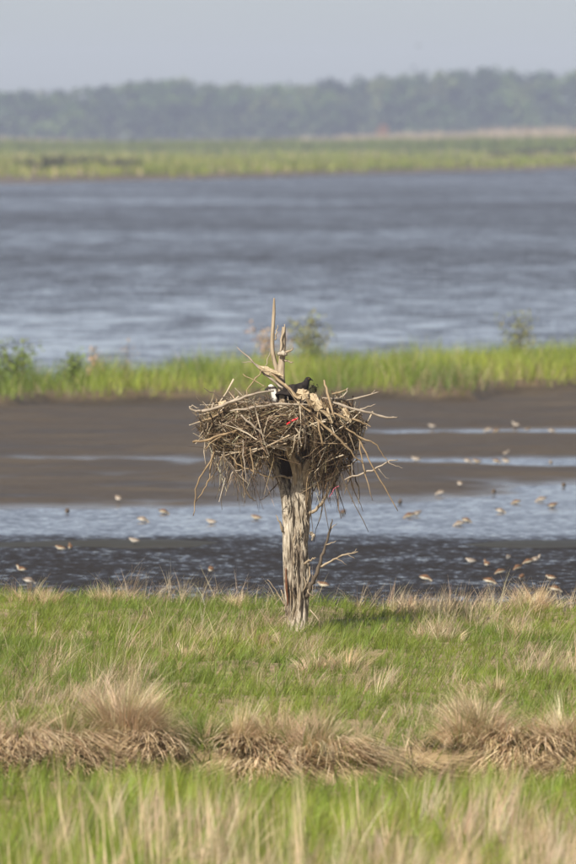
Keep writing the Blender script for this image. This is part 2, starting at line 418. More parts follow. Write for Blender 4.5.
c0 = np.where(is_t[:, None], ct * 0.8, cg * 0.95); c1 = np.where(is_t[:, None], ct, cg * np.array((1.2, 1.12, 1.1)))
wd = np.where(is_t, rng.uniform(0.0022, 0.004, N), rng.uniform(0.0028, 0.0048, N))
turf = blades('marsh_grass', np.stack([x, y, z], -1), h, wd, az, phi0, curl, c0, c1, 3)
tag(turf, 'short green salt marsh grass mixed with dry straw around the dead tree', 'grass', kind='stuff')

# --- the far-side strip of taller grass
N = 52000
x, y = spread(N, 176.5, 209, 2.0)
keep = (y > strip_front(x) - 0.2) & (y < strip_back(x) + 0.6)
x, y = x[keep], y[keep]; N = len(x)
z = ground_z(x, y) - 0.02
frontness = 1 - sstep(0.0, 3.5, y - strip_front(x))
is_t = rng.random(N) < 0.04 + 0.08 * sstep(0.5, 0.7, fbm(x * 0.7, y * 0.2, 101))
h = rng.uniform(0.28, 0.58, N) * (0.55 + 0.9 * fbm(x * 1.3, y * 0.4, 102)) * (1 - 0.45 * frontness * vnoise(x * 1.4, y * 0.4, 105))
g = fbm(x * 0.6, y * 0.25, 103)[:, None]
cg = (GREEN_D * 1.1 + (GREEN_Y * 1.25 - GREEN_D * 1.1) * sstep(0.25, 0.7, g)) * jit((1, 1, 1), N, 0.2)
ct = TAN * jit((1, 1, 1), N, 0.2)
brown = (rng.random(N) < 0.35 * frontness * sstep(0.3, 0.6, fbm(x * 0.8, y * 0.4, 104)))[:, None]
cg = np.where(brown, TAN_B * 0.75 * jit((1, 1, 1), N, 0.2), cg)
c0 = np.where(is_t[:, None], ct, cg); c1 = np.where(is_t[:, None], ct, cg * 1.12)
o = blades('marsh_grass', np.stack([x, y, z], -1), h, rng.uniform(0.007, 0.014, N), rng.uniform(-3.14, 3.14, N),
           np.abs(rng.normal(0.22, 0.2, N)), np.abs(rng.normal(0.6, 0.4, N)), c0, c1, 3)
tag(o, 'strip of taller bright green grass beyond the mudflat behind the nest', 'grass', kind='stuff')

# --- the near bank, out of focus
LK = 10; NL = 8000
xl, yl = spread(NL, 52, 67.7, 1.3)
lid = np.repeat(np.arange(NL), LK); N = NL * LK
x = xl[lid] + rng.normal(0, 0.016, N); y = yl[lid] + rng.normal(0, 0.03, N)
z = ground_z(x, y) - 0.02
nt_ = sstep(0.50, 0.62, fbm(x * 2.0 + 2, y * 0.5, 111)) * (1 - sstep(62.5, 65.5, y)) * 0.42 + 0.03
is_t = (rng.random(NL)[lid] * 0.8 + rng.random(N) * 0.2) < nt_
h = np.where(is_t, rng.uniform(0.20, 0.42, NL)[lid], rng.uniform(0.12, 0.26, NL)[lid]) * rng.uniform(0.75, 1.1, N) * (0.6 + 0.8 * fbm(x * 1.8, y * 0.6, 112))
cg = (GREEN + (GREEN_Y * 1.15 - GREEN) * fbm(x * 1.4, y * 0.5, 113)[:, None]) * jit((1, 1, 1), N, 0.15) * jit((1, 1, 1), NL, 0.3)[lid]
ct = np.where(rng.random((NL, 1)) < 0.5, TAN, TAN_P)[lid] * jit((1, 1, 1), N, 0.12) * jit((1, 1, 1), NL, 0.25)[lid]
c0 = np.where(is_t[:, None], ct * 0.85, cg); c1 = np.where(is_t[:, None], ct, cg * 1.12)
o = blades('marsh_grass', np.stack([x, y, z], -1), h, rng.uniform(0.003, 0.0055, N), rng.normal(0.0, 1.3, NL)[lid] + rng.normal(0, 0.3, N),
           np.abs(rng.normal(0.15, 0.2, NL))[lid] + rng.normal(0, 0.05, N), np.abs(rng.normal(0.5, 0.35, NL))[lid], c0, c1, 3)
tag(o, 'blurred green and straw grass on the near bank along the bottom', 'grass', kind='stuff')
# tall pale stems on the near bank
cl = [(45, 1.0), (62, 1.1), (90, 0.95), (120, 1.0), (150, 0.9), (175, 0.9), (205, 0.85), (235, 0.8), (300, 1.0), (296, 0.8), (352, 0.7), (390, 0.75), (505, 0.75), (545, 0.6), (10, 0.7), (275, 0.8)]
bs, hs = [], []
for px, k in cl:
    for q in range(15):
        yy = random.uniform(56.5, 62.5); xx = (px - 288 + random.gauss(0, 9)) * yy / FPX
        bs.append((xx, yy, float(ground_z(xx, yy)))); hs.append(random.uniform(0.25, 0.60) * k)
bs = np.array(bs); hs = np.array(hs); N = len(bs)
o = blades('dry_stems', bs, hs, rng.uniform(0.005, 0.009, N), rng.normal(3.14, 0.6, N), np.abs(rng.normal(0.03, 0.05, N)), np.abs(rng.normal(0.15, 0.12, N)),
           TAN_P * jit((1.05, 1.05, 1), N, 0.15), TAN_P * jit((1.15, 1.12, 1.05), N, 0.15), 4)
tag(o, 'tall pale dry stems standing blurred in front of the near bank grass', 'grass', kind='stuff')

# --- tussocks of last year's grass, one by one
def tussock(px, py, rad, hgt, nb, label, tan=0.85, droop=1.0, tone=1.0, dz=0.0, lean=0.0):
    x0, y0 = G(px, py, 0.02)
    y0 = max(y0, float(yfront(np.array([x0]))[0]) + 0.30 + 0.006 * (755 - py) * (py > 735))
    z0 = float(ground_z(x0, y0)) + dz
    nk = max(24, nb // 8); lk = rng.integers(0, nk, nb); ms = 5 if rad > 0.25 else 3
    sr = rad * 0.60 * np.sqrt(rng.random(ms)); st_ = rng.uniform(-math.pi, math.pi, ms); sh = rng.uniform(0.66, 0.92, ms); sr[0] = 0; sh[0] = 1.05
    sub = rng.integers(0, ms, nk)
    rl = rad * 0.60 * np.sqrt(rng.random(nk)); tl = rng.uniform(-math.pi, math.pi, nk)
    rr_ = np.clip(rl[lk] + rng.normal(0, 0.015, nb), 0, rad); th = tl[lk] + rng.normal(0, 0.10, nb)
    bx = (sr * np.cos(st_))[sub][lk] + rr_ * 0.55 * np.cos(th) + rng.normal(0, 0.008, nb); by = (sr * np.sin(st_))[sub][lk] + rr_ * 0.55 * np.sin(th) + rng.normal(0, 0.008, nb)
    q_ = rr_ / (rad * 0.6)
    zz = 0.06 * hgt * (1 - q_ ** 2) - 0.03
    phi0 = 0.04 + 0.55 * q_ + rng.normal(0, 0.14, nk)[lk] + rng.normal(0, 0.05, nb)
    curl = 1.25 * droop * (0.45 + 1.2 * q_) * rng.uniform(0.4, 1.5, nk)[lk] * rng.uniform(0.85, 1.15, nb)
    h = hgt * sh[sub][lk] * rng.uniform(0.62, 1.0, nk)[lk] * rng.uniform(0.8, 1.08, nb)
    is_t = (rng.random(nk)[lk] < tan)[:, None]
    pick = rng.random((nk, 1))[lk]
    ct = np.where(pick < 0.4, TAN, np.where(pick < 0.75, TAN_P * 0.95, TAN_B * 1.3)) * jit((1, 1, 1), nb, 0.12) * jit((1, 1, 1), nk, 0.22)[lk] * tone * 1.22
    cg = GREEN * jit((1, 1, 1), nb, 0.25)
    o = blades('grass_tussock', np.stack([bx, by, zz], -1), h, rng.uniform(0.0025, 0.0048, nb), th, phi0, curl,
               np.where(is_t, ct, cg), np.where(is_t, ct, cg * 1.1), 4)
    o.location = (x0, y0, z0)
    tag(o, label, 'grass tussock', 'straw coloured grass tussocks on the island')
    return o
# along the cut bank (front row)
tussock(10, 752, 0.36, 0.40, 1500, 'straw tussock cut by the left picture edge on the front bank', 0.85, 1.1)
tussock(62, 752, 0.34, 0.42, 1700, 'straw and green tussock left of the biggest dome on the front bank', 0.62, 1.1)
tussock(122, 752, 0.44, 0.60, 3000, 'biggest domed straw tussock on the left of the front bank', 0.95, 0.9, 1.0, 0.02)
tussock(150, 742, 0.30, 0.50, 1500, 'darker grey brown tussock leaning on the right of the biggest dome', 0.9, 1.0, 0.72)
tussock(193, 752, 0.32, 0.34, 1500, 'greenish tussock between the biggest dome and the small pale mound', 0.38, 1.0)
tussock(240, 754, 0.22, 0.42, 1300, 'small pale rounded tussock on the front bank left of centre', 0.95, 0.9, 1.1)
tussock(276, 752, 0.28, 0.40, 1500, 'straw tussock touching the wide upright one below the tree', 0.85, 1.0)
tussock(318, 748, 0.38, 0.44, 2200, 'wide upright straw tussock on the front bank below the tree', 0.88, 0.9)
tussock(484, 752, 0.36, 0.50, 2400, 'lone fan shaped straw tussock right of the green gap in the bank', 0.92, 0.9)
tussock(462, 722, 0.22, 0.34, 900, 'smaller straw tussock just behind the lone fan shaped one', 0.9, 0.8)
tussock(565, 750, 0.36, 0.44, 2000, 'straw tussock at the right picture edge on the front bank', 0.9, 1.0)
tussock(440, 763, 0.16, 0.24, 600, 'low dark green and brown tuft at the foot of the bank', 0.45, 0.9, 0.7)
# in the turf
tussock(345, 672, 0.42, 0.30, 1300, 'broad low orange straw tuft in the turf right of the trunk', 0.95, 0.8, 0.95)
tussock(186, 662, 0.34, 0.27, 900, 'pale feathery straw tuft in the turf left of the trunk', 0.92, 0.8, 1.08)
tussock(95, 640, 0.45, 0.22, 800, 'thin flat straw tuft far left in the turf', 0.8, 0.9)
tussock(430, 640, 0.34, 0.26, 900, 'straw tuft in the turf on the right half behind the others', 0.88, 0.8)
tussock(498, 690, 0.34, 0.26, 900, 'straw tuft in the turf above the fan shaped tussock', 0.85, 0.8)
tussock(520, 640, 0.34, 0.26, 900, 'straw tuft in the turf below the waterside clump on the right', 0.85, 0.8)
tussock(255, 640, 0.32, 0.24, 800, 'straw tuft close in front of the trunk on its left', 0.8, 0.8)
# on the water's edge
tussock(118, 603, 0.40, 0.33, 1300, 'pale straw clump on the water edge at upper left of the island', 0.92, 0.8, 1.1)
tussock(28, 606, 0.36, 0.28, 800, 'straw clump on the water edge near the left picture edge', 0.85, 0.8, 1.05)
tussock(236, 606, 0.26, 0.28, 800, 'straw clump on the water edge just left of the trunk', 0.9, 0.8, 1.05)
tussock(412, 610, 0.18, 0.24, 500, 'small straw clump on the water edge right of the trunk', 0.9, 0.7, 1.1)
tussock(536, 612, 0.32, 0.36, 1400, 'tall straw clump on the water edge under the shorebird flock', 0.95, 0.7, 1.1)

# --- flattened straw hanging over the cut bank
bs, az_, h_, c_, ph, cu = [], [], [], [], [], []
for k in range(260):
    cx = random.uniform(-3.5, 3.5)
    if random.random() > 1.3 * float(sstep(0.40, 0.62, fbm(cx * 1.6, 3.3, 146))) + 0.10: continue
    yf0 = float(yfront(np.array([cx]))[0])
    cy = yf0 + random.uniform(-0.42, 0.30)
    a0 = -math.pi / 2 + random.gauss(0, 0.30) + 2.6 * (float(vnoise(cx * 1.8, 0.5, 140)) - 0.5); nb = 95
    tone = random.uniform(1.1, 1.4)
    rx = rng.normal(0, 0.085, nb); ry = rng.normal(0, 0.05, nb)
    zz = ground_z(cx + rx, cy + ry) + rng.uniform(0.02, 0.09, nb)
    zz = np.maximum(zz, -0.40)
    bs.append(np.stack([cx + rx, cy + ry, zz], -1)); az_.append(a0 + rng.normal(0, 0.12, nb) + rx * 3.5)
    h_.append(rng.uniform(0.20, 0.40, nb)); ph.append(random.uniform(1.25, 1.75) + rng.normal(0, 0.08, nb)); cu.append(random.uniform(0.2, 0.7) + rng.normal(0, 0.1, nb))
    pick = rng.random((nb, 1))
    c_.append(np.where(pick < 0.4, TAN, np.where(pick < 0.88, TAN_P, TAN_B)) * jit((1, 1, 1), nb, 0.15) * tone)
bs = np.concatenate(bs); N = len(bs); c_ = np.concatenate(c_)
o = blades('flattened_straw', bs, np.concatenate(h_), rng.uniform(0.006, 0.011, N), np.concatenate(az_), np.concatenate(ph), np.concatenate(cu), c_ * 0.9, c_, 4, face_j=0.45)
tag(o, 'flattened straw mats drooping over the cut bank of the island', 'dead grass', kind='stuff')

# --- far marsh and reeds
N = 60000
ypx = rng.uniform(149, 176, N); y = CZ * FPX / (ypx - HOR) * rng.uniform(0.93, 1.07, N)
x = rng.uniform(-1, 1, N) * (y * 288 / FPX + 45)
keep = (y > far_front(x) + 1) & (y < 2350); x, y = x[keep], y[keep]; N = len(x)
z = ground_z(x, y)
sc = y / 1000
g = fbm(x * 0.10, y * 0.012, 121)[:, None]; dry = (rng.random(N) < 0.18 * sstep(0.45, 0.65, fbm(x * 0.08, y * 0.010, 122)) + 0.05)[:, None]
cg = (GREEN * 0.72 + (GREEN_Y * 0.9 * np.array((1.05, 1, 0.6)) - GREEN * 0.72) * np.clip(g * 1.5, 0, 1)) * jit((1, 1, 1), N, 0.2)
c0 = np.where(dry, TAN * jit((1, 1, 1), N, 0.2), cg)
o = blades('far_marsh_grass', np.stack([x, y, z - 0.05], -1), rng.uniform(0.45, 0.95, N) * (0.7 + 0.6 * g[:, 0]), rng.uniform(0.10, 0.26, N) * sc, rng.uniform(-3.14, 3.14, N),
           np.abs(rng.normal(0.1, 0.15, N)), rng.uniform(0, 0.6, N), c0, c0 * 1.1, 2)
tag(o, 'hazy green marsh across the wide water below the wood', 'marsh', kind='stuff')
def reeds(n_, y0, hp, col, label, dens=None):
    x = rng.uniform(-110, 110, n_); y = rng.uniform(y0, y0 + 120, n_) - 0.3 * x
    pxx = 288 + x * FPX / y
    if dens is not None:
        k = rng.random(n_) < np.interp(pxx, *dens); x, y, pxx = x[k], y[k], pxx[k]
    m_ = len(x); hh = np.interp(pxx, *hp) * (0.85 + 0.3 * fbm(x * 0.25, y * 0.02, 125))
    c0 = np.array(col) * jit((1, 1, 1), m_, 0.2)
    o = blades('reed_bed', np.stack([x, y, 0 * x], -1), hh * rng.uniform(0.7, 1.05, m_), rng.uniform(0.15, 0.35, m_), rng.uniform(-3.14, 3.14, m_),
               np.abs(rng.normal(0.05, 0.08, m_)), rng.uniform(0, 0.3, m_), c0 * 0.95, c0, 2)
    return tag(o, label, 'reeds', kind='stuff')
reeds(21000, 1850, ([-60, 0, 100, 288, 400, 576, 660], [2.5, 2.6, 2.4, 2.6, 2.9, 3.2, 3.2]), (0.125, 0.155, 0.02), 'tall green reeds at the back of the far marsh')
reeds(17000, 2080, ([-60, 0, 60, 150, 230, 320, 400, 470, 490, 576, 660], [3.0, 3.1, 2.6, 2.4, 2.7, 3.0, 4.0, 4.0, 4.6, 4.9, 4.9]), (0.42, 0.345, 0.25),
      'pale dry reeds in a thin band along the foot of the wood', ([-60, 0, 70, 110, 220, 320, 350, 470, 490, 660], [0.5, 0.5, 0.3, 0.1, 0.2, 0.3, 0.8, 0.7, 1, 1]))

# ------------------------------------------------------------------ leaf clumps: wood and shrubs
def leaf_quads(C, size, colr, up=0.3):
    n_ = len(C)
    a = rng.normal(0, 1, (n_, 3)); a /= np.linalg.norm(a, axis=1, keepdims=True)
    b_ = rng.normal(0, 1, (n_, 3)); b_ -= (b_ * a).sum(1, keepdims=True) * a; b_ /= np.linalg.norm(b_, axis=1, keepdims=True)
    s = size[:, None]
    V = np.stack([C - a * s, C + b_ * s * 0.55, C + a * s, C - b_ * s * 0.55], 1).reshape(-1, 3)
    F = np.arange(n_ * 4).reshape(-1, 4)
    return V, F, np.repeat(colr, 4, 0)

def tube(pts, rad, sides=6, cap=True):
    """tapered tube through pts -> V,F(quads)"""
    pts = [Vector(p) for p in pts]; k = len(pts); V = []
    prev = None
    for i, p in enumerate(pts):
        d = (pts[min(i + 1, k - 1)] - pts[max(i - 1, 0)]).normalized()
        if prev is None:
            u = d.orthogonal().normalized()
        else:
            u = (prev - d * prev.dot(d)).normalized()
        prev = u; v = d.cross(u)
        for s in range(sides):
            a = 2 * math.pi * s / sides
            V.append(p + (u * math.cos(a) + v * math.sin(a)) * rad[i])
    F = []
    for i in range(k - 1):
        for s in range(sides):
            a = i * sides + s; b_ = i * sides + (s + 1) % sides
            F.append((a, b_, b_ + sides, a + sides))
    if cap:
        for e in (0, k - 1):
            c = len(V); V.append(pts[e])
            for s in range(0, sides, 2):
                q = [e * sides + s, e * sides + (s + 1) % sides, e * sides + (s + 2) % sides]
                F.append((c, q[0], q[1], q[2]) if e else (c, q[2], q[1], q[0]))
    return np.array([tuple(v) for v in V]), np.array(F)

VV, FF, CC = [], [], []; off = 0
tops = ([-80, 0, 60, 110, 150, 175, 205, 240, 300, 360, 400, 440, 480, 520, 576, 660], [92, 93, 92, 86, 77, 77, 83, 85, 83, 78, 73, 69, 67, 72, 71, 73])
row = 0
for rowY, hk, nper in ((2450, 0.60, 30), (2475, 0.76, 32), (2500, 0.88, 34), (2530, 0.97, 36), (2560, 1.0, 36), (2590, 0.97, 34), (2620, 0.99, 30)):
    for k in range(nper):
        x0 = -185 + 370 * (k + 0.5) / nper + random.uniform(-3.5, 3.5); y0 = rowY * 1.33 + random.uniform(-20, 20)
        px = 288 + x0 * FPX / y0
        ht = (CZ + (HOR - np.interp(px, *tops)) * y0 / FPX) * hk * random.uniform(0.95, 1.02)
        cr = random.uniform(7.0, 13.0); nl = 560; hk2 = random.uniform(0.88, 1.04)
        # lobed crown: a few dozen boughs, each a puff of leaf clumps
        nb = 22
        bc = np.stack([rng.normal(0, cr * 0.5, nb), rng.normal(0, cr * 0.5, nb), rng.uniform(0.22, 0.95, nb) * ht], -1)
        bc[:, :2] *= (1.25 - bc[:, 2:3] / ht)
        which = rng.integers(0, nb, nl)
        C = bc[which] + rng.normal(0, 0.95, (nl, 3)) * np.array((1.15, 1.15, 0.85))
        base = np.array(random.choice([(0.04, 0.075, 0.02), (0.07, 0.11, 0.025), (0.035, 0.06, 0.025), (0.09, 0.115, 0.035), (0.025, 0.045, 0.02)]))
        V, F, Cc = leaf_quads(C + np.array((x0, y0, 0)), rng.uniform(0.7, 1.45, nl), base * jit((1, 1, 1), nl, 0.3))
        VV.append(V); FF.append(F + off); CC.append(Cc); off += len(V)
        V, F = tube([(x0, y0, -0.5), (x0 + 0.1, y0, ht * 0.4), (x0, y0, ht * 0.8)], [0.28, 0.2, 0.05], 5, False)
        VV.append(V); FF.append(F + off); CC.append(np.tile((0.09, 0.075, 0.06), (len(V), 1))); off += len(V)
    # undergrowth between the trunks
nl = 9000
C = np.stack([rng.uniform(-190, 190, nl), rng.uniform(3225, 3380, nl), rng.uniform(0, 1, nl) ** 1.3 * 8], -1)
V, F, Cc = leaf_quads(C, rng.uniform(0.7, 1.4, nl), np.array((0.055, 0.075, 0.03)) * jit((1, 1, 1), nl, 0.3))
VV.append(V); FF.append(F + off); CC.append(Cc); off += len(V)
o = link('distant_wood', mesh_np('distant_wood', np.concatenate(VV), np.concatenate(FF), np.concatenate(CC)), M_LEAF)
tag(o, 'long hazy blue green wood along the horizon', 'woodland', kind='stuff')

def shrub(px, Y, h, wd, nleaf, lc, label, leaf=0.03, stems=7, name='marsh_shrub', cat='shrub', group=None, bare=0.0, zb=None):
    x0 = (px - 288) * Y / FPX
    z0 = float(ground_z(x0, Y)) if zb is None else zb
    r = empty(name, (x0, Y, z0)); tag(r, label, cat, group)
    tips = []; VV, FF = [], []; off = 0
    for k in range(stems):
        a = random.uniform(0, 6.28); sp = wd * random.uniform(0.2, 1.0); hh = h * random.uniform(0.6, 1.0)
        p = [(random.gauss(0, wd * 0.12), random.gauss(0, wd * 0.12), -0.03)]
        for t in (0.35, 0.7, 1.0):
            p.append((math.cos(a) * sp * t ** 1.4 + random.gauss(0, 0.03 * h), math.sin(a) * sp * t ** 1.4, hh * t))
        rb = max(0.004, 0.012 * h)
        V, F = tube(p, [rb, rb * 0.8, rb * 0.5, rb * 0.25], 4, False); VV.append(V); FF.append(F + off); off += len(V)
        tips.append(np.array(p))
    link('stems', mesh_np('stems', np.concatenate(VV), np.concatenate(FF)), M_DARKTWIG, r)
    C = []
    for q in range(nleaf):
        p = random.choice(tips); t = random.uniform(0.25 + bare, 1.0) * 3; i = min(int(t), 2); f = t - i
        C.append(p[i] * (1 - f) + p[i + 1] * f + np.random.default_rng(q).normal(0, 0.09 * h, 3) * np.array((1, 1, 0.8)))
    C = np.array(C)
    V, F, Cc = leaf_quads(C, rng.uniform(0.6, 1.3, nleaf) * leaf, np.array(lc) * jit((1, 1, 1), nleaf, 0.3))
    link('foliage', mesh_np('foliage', V, F, Cc), M_LEAF, r)
    return r
LG = (0.15, 0.195, 0.045); LO = (0.20, 0.205, 0.08); LT = (0.40, 0.29, 0.17)
shrub(18, 181, 0.86, 0.40, 480, LG, 'tall leafy shrub at the left end of the green strip', 0.035, 8)
shrub(-4, 180.5, 0.66, 0.30, 340, LG, 'leafy shrub cut by the left picture edge on the green strip', 0.035, 8)
shrub(72, 182, 0.62, 0.25, 300, LG, 'low leafy shrub right of the tall one on the green strip', 0.035, 7)
shrub(306, 196, 0.98, 0.44, 800, LO, 'bushy olive shrub behind the snag tips', 0.035, 9)
shrub(93, 183, 0.68, 0.22, 160, LT, 'rusty dry shrub beside the low leafy ones on the left', 0.03, 6)
shrub(270, 192, 0.84, 0.40, 420, LT, 'dry straw coloured bush just left of the snag tips', 0.03, 8)
shrub(390, 200, 0.70, 0.34, 420, LT, 'small pinkish dry bush on the green strip right of the nest', 0.03, 8)
shrub(471, 203, 0.78, 0.16, 240, LG, 'small dark green bush on the strip left of the tall right one', 0.035, 6)
shrub(516, 203, 0.95, 0.30, 520, LO, 'tall olive bush at the right of the green strip', 0.035, 8)
shrub(127, 184, 0.85, 0.10, 30, LT, 'thin bare twig standing above the left of the green strip', 0.02, 3)
DK = (0.085, 0.080, 0.035)
for px, py, h, wd, lab in ((42, 172, 1.5, 4.6, 'dark brown thicket on the far shore at the left'),
                           (75, 168, 1.2, 3.6, 'smaller dark thicket right of the leftmost one on the far shore'),
                           (118, 170, 1.0, 3.2, 'faint low thicket third from the left on the far shore'),
                           (528, 158, 1.3, 3.2, 'dark thicket on the far marsh near the right edge'),
                           (562, 157, 1.2, 3.2, 'dark thicket on the far marsh cut by the right edge'),
                           (500, 160, 0.9, 2.4, 'small dim thicket left of the two on the right far marsh')):
    Yb = CZ * FPX / (py - HOR)
    shrub(px, Yb, h, wd, 420, DK, lab, 0.22, 9, 'far_thicket', 'thicket', 'thickets on the far marsh', 0.0, 0.1)
shrub(383, 2300, 5.6, 0.7, 120, (0.30, 0.13, 0.06), 'rusty dead sapling standing before the far wood', 0.35, 5, 'dead_sapling', 'sapling', None, 0.0, 0.0)

# ------------------------------------------------------------------ the dead tree
def jitter_path(pts, sub=3, amp=0.01):
    """subdivide a path and make it crooked"""
    out = []; pts = [Vector(p) for p in pts]
    for i in range(len(pts) - 1):
        p0 = pts[max(i - 1, 0)]; p1 = pts[i]; p2 = pts[i + 1]; p3 = pts[min(i + 2, len(pts) - 1)]
        for s in range(sub):
            t = s / sub
            q = 0.5 * ((2 * p1) + (-p0 + p2) * t + (2 * p0 - 5 * p1 + 4 * p2 - p3) * t * t + (-p0 + 3 * p1 - 3 * p2 + p3) * t ** 3)
            if i or s: q = q + Vector((random.gauss(0, amp), random.gauss(0, amp), random.gauss(0, amp)))
            out.append(q)
    out.append(pts[-1]); return out

tree = empty('dead_tree', (P(296, 632).x, TY, float(ground_z(P(296, 632).x, TY))))
tag(tree, 'weathered grey dead tree trunk with bare spires standing in the marsh grass', 'tree')
TO = tree.location.copy()

def rough_limb(name, pts, rad, parent, mat, sides=40, rings=90, groove=0.12, lump=0.10, seed=0, origin=None, fl=1.0, ngr=9):
    """a limb lofted through pts with lengthwise grooves and lumps in the wood"""
    o0 = TO if origin is None else origin
    pts = [Vector(p) - o0 for p in pts]
    kk = np.linspace(0, len(pts) - 1, rings)
    def cr(arr):
        out = []
        for t in kk:
            i = min(int(t), len(arr) - 2); f = t - i
            p0, p1, p2, p3 = arr[max(i - 1, 0)], arr[i], arr[i + 1], arr[min(i + 2, len(arr) - 1)]
            out.append(0.5 * ((2 * p1) + (-p0 + p2) * f + (2 * p0 - 5 * p1 + 4 * p2 - p3) * f * f + (-p0 + 3 * p1 - 3 * p2 + p3) * f ** 3))
        return np.array(out)
    C = cr(np.array([tuple(p) for p in pts])); Rd = cr(np.array(rad, float)[:, None])[:, 0]
    T = np.gradient(C, axis=0); T /= np.linalg.norm(T, axis=1, keepdims=True)
    u = np.cross(T, np.array((0.0, 1.0, 0.0))); u /= np.linalg.norm(u, axis=1, keepdims=True)
    v = np.cross(T, u)
    th = np.linspace(0, 2 * math.pi, sides, endpoint=False)
    L = np.concatenate([[0], np.cumsum(np.linalg.norm(np.diff(C, axis=0), axis=1))])
    A, B = np.meshgrid(th, L)
    tw = A * ngr / (2 * math.pi)
    tw = np.mod(tw, ngr)
    gr = (np.abs(fbm(tw + 0.9 * (vnoise(B * 3, A * 0, seed + 3) - 0.5), B * 2.2 + seed, seed, 3) - 0.5) * 2)
    wrap = np.minimum(1, np.minimum(A, 2 * math.pi - A) / 0.35)      # hide the seam of the noise
    rr_ = 1 + wrap * (lump * 2 * (fbm(tw * 0.4 + 11, B * 6 + seed, seed + 5) - 0.5) - groove * (1 - sstep(0.0, 0.28, gr)) + 0.16 * (fbm(tw * 2.2, B * 16, seed + 9) - 0.5))
    rr_ = rr_ * Rd[:, None]
    X = C[:, None, :] + u[:, None, :] * (np.cos(A) * rr_)[..., None] + v[:, None, :] * (np.sin(A) * rr_ * fl)[..., None]
    V = X.reshape(-1, 3); n_ = rings; s_ = sides
    id_ = np.arange(n_ * s_).reshape(n_, s_)
    F = np.stack([id_[:-1], np.roll(id_[:-1], -1, 1), np.roll(id_[1:], -1, 1), id_[1:]], -1).reshape(-1, 4)
    # close the ends
    V = np.concatenate([V, C[:1], C[-1:]]); a = n_ * s_; 
    e = [(a, id_[0, (k + 2) % s_], id_[0, (k + 1) % s_], id_[0, k]) for k in range(0, s_, 2)] + [(a + 1, id_[-1, k], id_[-1, (k + 1) % s_], id_[-1, (k + 2) % s_]) for k in range(0, s_, 2)]
    F = np.concatenate([F, np.array(e)])
    o = link(name, mesh_np(name, V, F, None, True), mat, parent)
    return o

# main trunk: two stems grown together
rough_limb('trunk', [P(296, 645, 0.02), P(297, 615, 0.02), P(299, 580, 0.0), P(300, 545, 0), P(300, 510, 0), P(300, 490, -0.01), P(300, 470, -0.03), P(298, 452, -0.03)],
           [0.108, 0.090, 0.080, 0.077, 0.079, 0.075, 0.058, 0.042], tree, M_TRUNK, 96, 220, 0.34, 0.16, 4, ngr=13)
rough_limb('trunk_stem', [P(290, 640, 0.0), P(291, 610, -0.01), P(290.5, 575, -0.02), P(290, 545, -0.02), P(289, 510, -0.01), P(285, 485, 0.05), P(278, 465, 0.10), P(273, 445, 0.14), P(272, 420, 0.16)],
           [0.048, 0.046, 0.056, 0.060, 0.056, 0.054, 0.058, 0.055, 0.045], tree, M_TRUNK, 80, 200, 0.30, 0.14, 19, ngr=10)
def limb(name, px, rad, mat=M_TRUNK, amp=0.004, sides=7, sub=4, parent=tree, orig=None):
    o0 = TO if orig is None else orig
    pts = jitter_path([P(*p) for p in px], sub, amp); pts = [p - o0 for p in pts]
    r_ = np.interp(np.linspace(0, 1, len(pts)), np.linspace(0, 1, len(rad)), rad) * rng.uniform(0.85, 1.15, len(pts))
    V, F = tube(pts, r_, sides)
    return link(name, mesh_np(name, V, F, None, True), mat, parent)
# fork under the nest
rough_limb('limb', [P(302, 500, -0.01), P(305, 474, -0.06), P(308, 463, -0.09), P(317, 452, -0.12), P(326, 440, -0.14)], [0.02, 0.036, 0.03, 0.022, 0.016], tree, M_SNAG, 24, 40, 0.2, 0.15, 30)
rough_limb('limb', [P(303, 492, -0.02), P(300, 466, -0.09), P(295, 459, -0.13), P(293, 455, -0.14)], [0.015, 0.024, 0.018, 0.010], tree, M_SNAG, 20, 30, 0.2, 0.15, 33)
rough_limb('limb', [P(299, 505, -0.02), P(294, 467, -0.09), P(288, 450, -0.17), P(285, 435, -0.20), P(283, 415, -0.20), P(282, 395, -0.16), P(281, 375, -0.12), P(282, 360, -0.10), P(283, 345, -0.09), P(284, 327, -0.09)],
           [0.012, 0.026, 0.030, 0.027, 0.026, 0.030, 0.031, 0.028, 0.022, 0.015], tree, M_SNAG, 28, 120, 0.22, 0.16, 36)
rough_limb('spire', [P(279, 385, -0.10), P(277, 370, -0.07), P(273.5, 357, -0.06), P(272.2, 345, -0.05), P(273.2, 325, -0.05), P(274, 311, -0.05), P(274.2, 298, -0.05)],
           [0.022, 0.020, 0.017, 0.016, 0.015, 0.013, 0.007], tree, M_SNAG, 22, 70, 0.18, 0.14, 41)
limb('splinter', [(281, 352, -0.12), (282, 340, -0.12), (284.5, 324, -0.11)], [0.011, 0.009, 0.003], M_SNAG)
limb('splinter', [(275, 340, -0.06), (277, 332, -0.06), (277.5, 325, -0.06)], [0.006, 0.005, 0.002], M_SNAG)
limb('branch_stub', [(282, 354, -0.12), (287, 352.5, -0.14), (291, 350, -0.15), (293.5, 348, -0.15)], [0.015, 0.010, 0.007, 0.004], M_SNAG)
limb('branch_stub', [(282, 359, -0.12), (287, 361, -0.14), (293, 362, -0.16)], [0.012, 0.008, 0.004], M_SNAG)
limb('branch_stub', [(279, 354, -0.14), (283, 353.5, -0.17), (286, 355, -0.17)], [0.016, 0.018, 0.012], M_TRUNK)
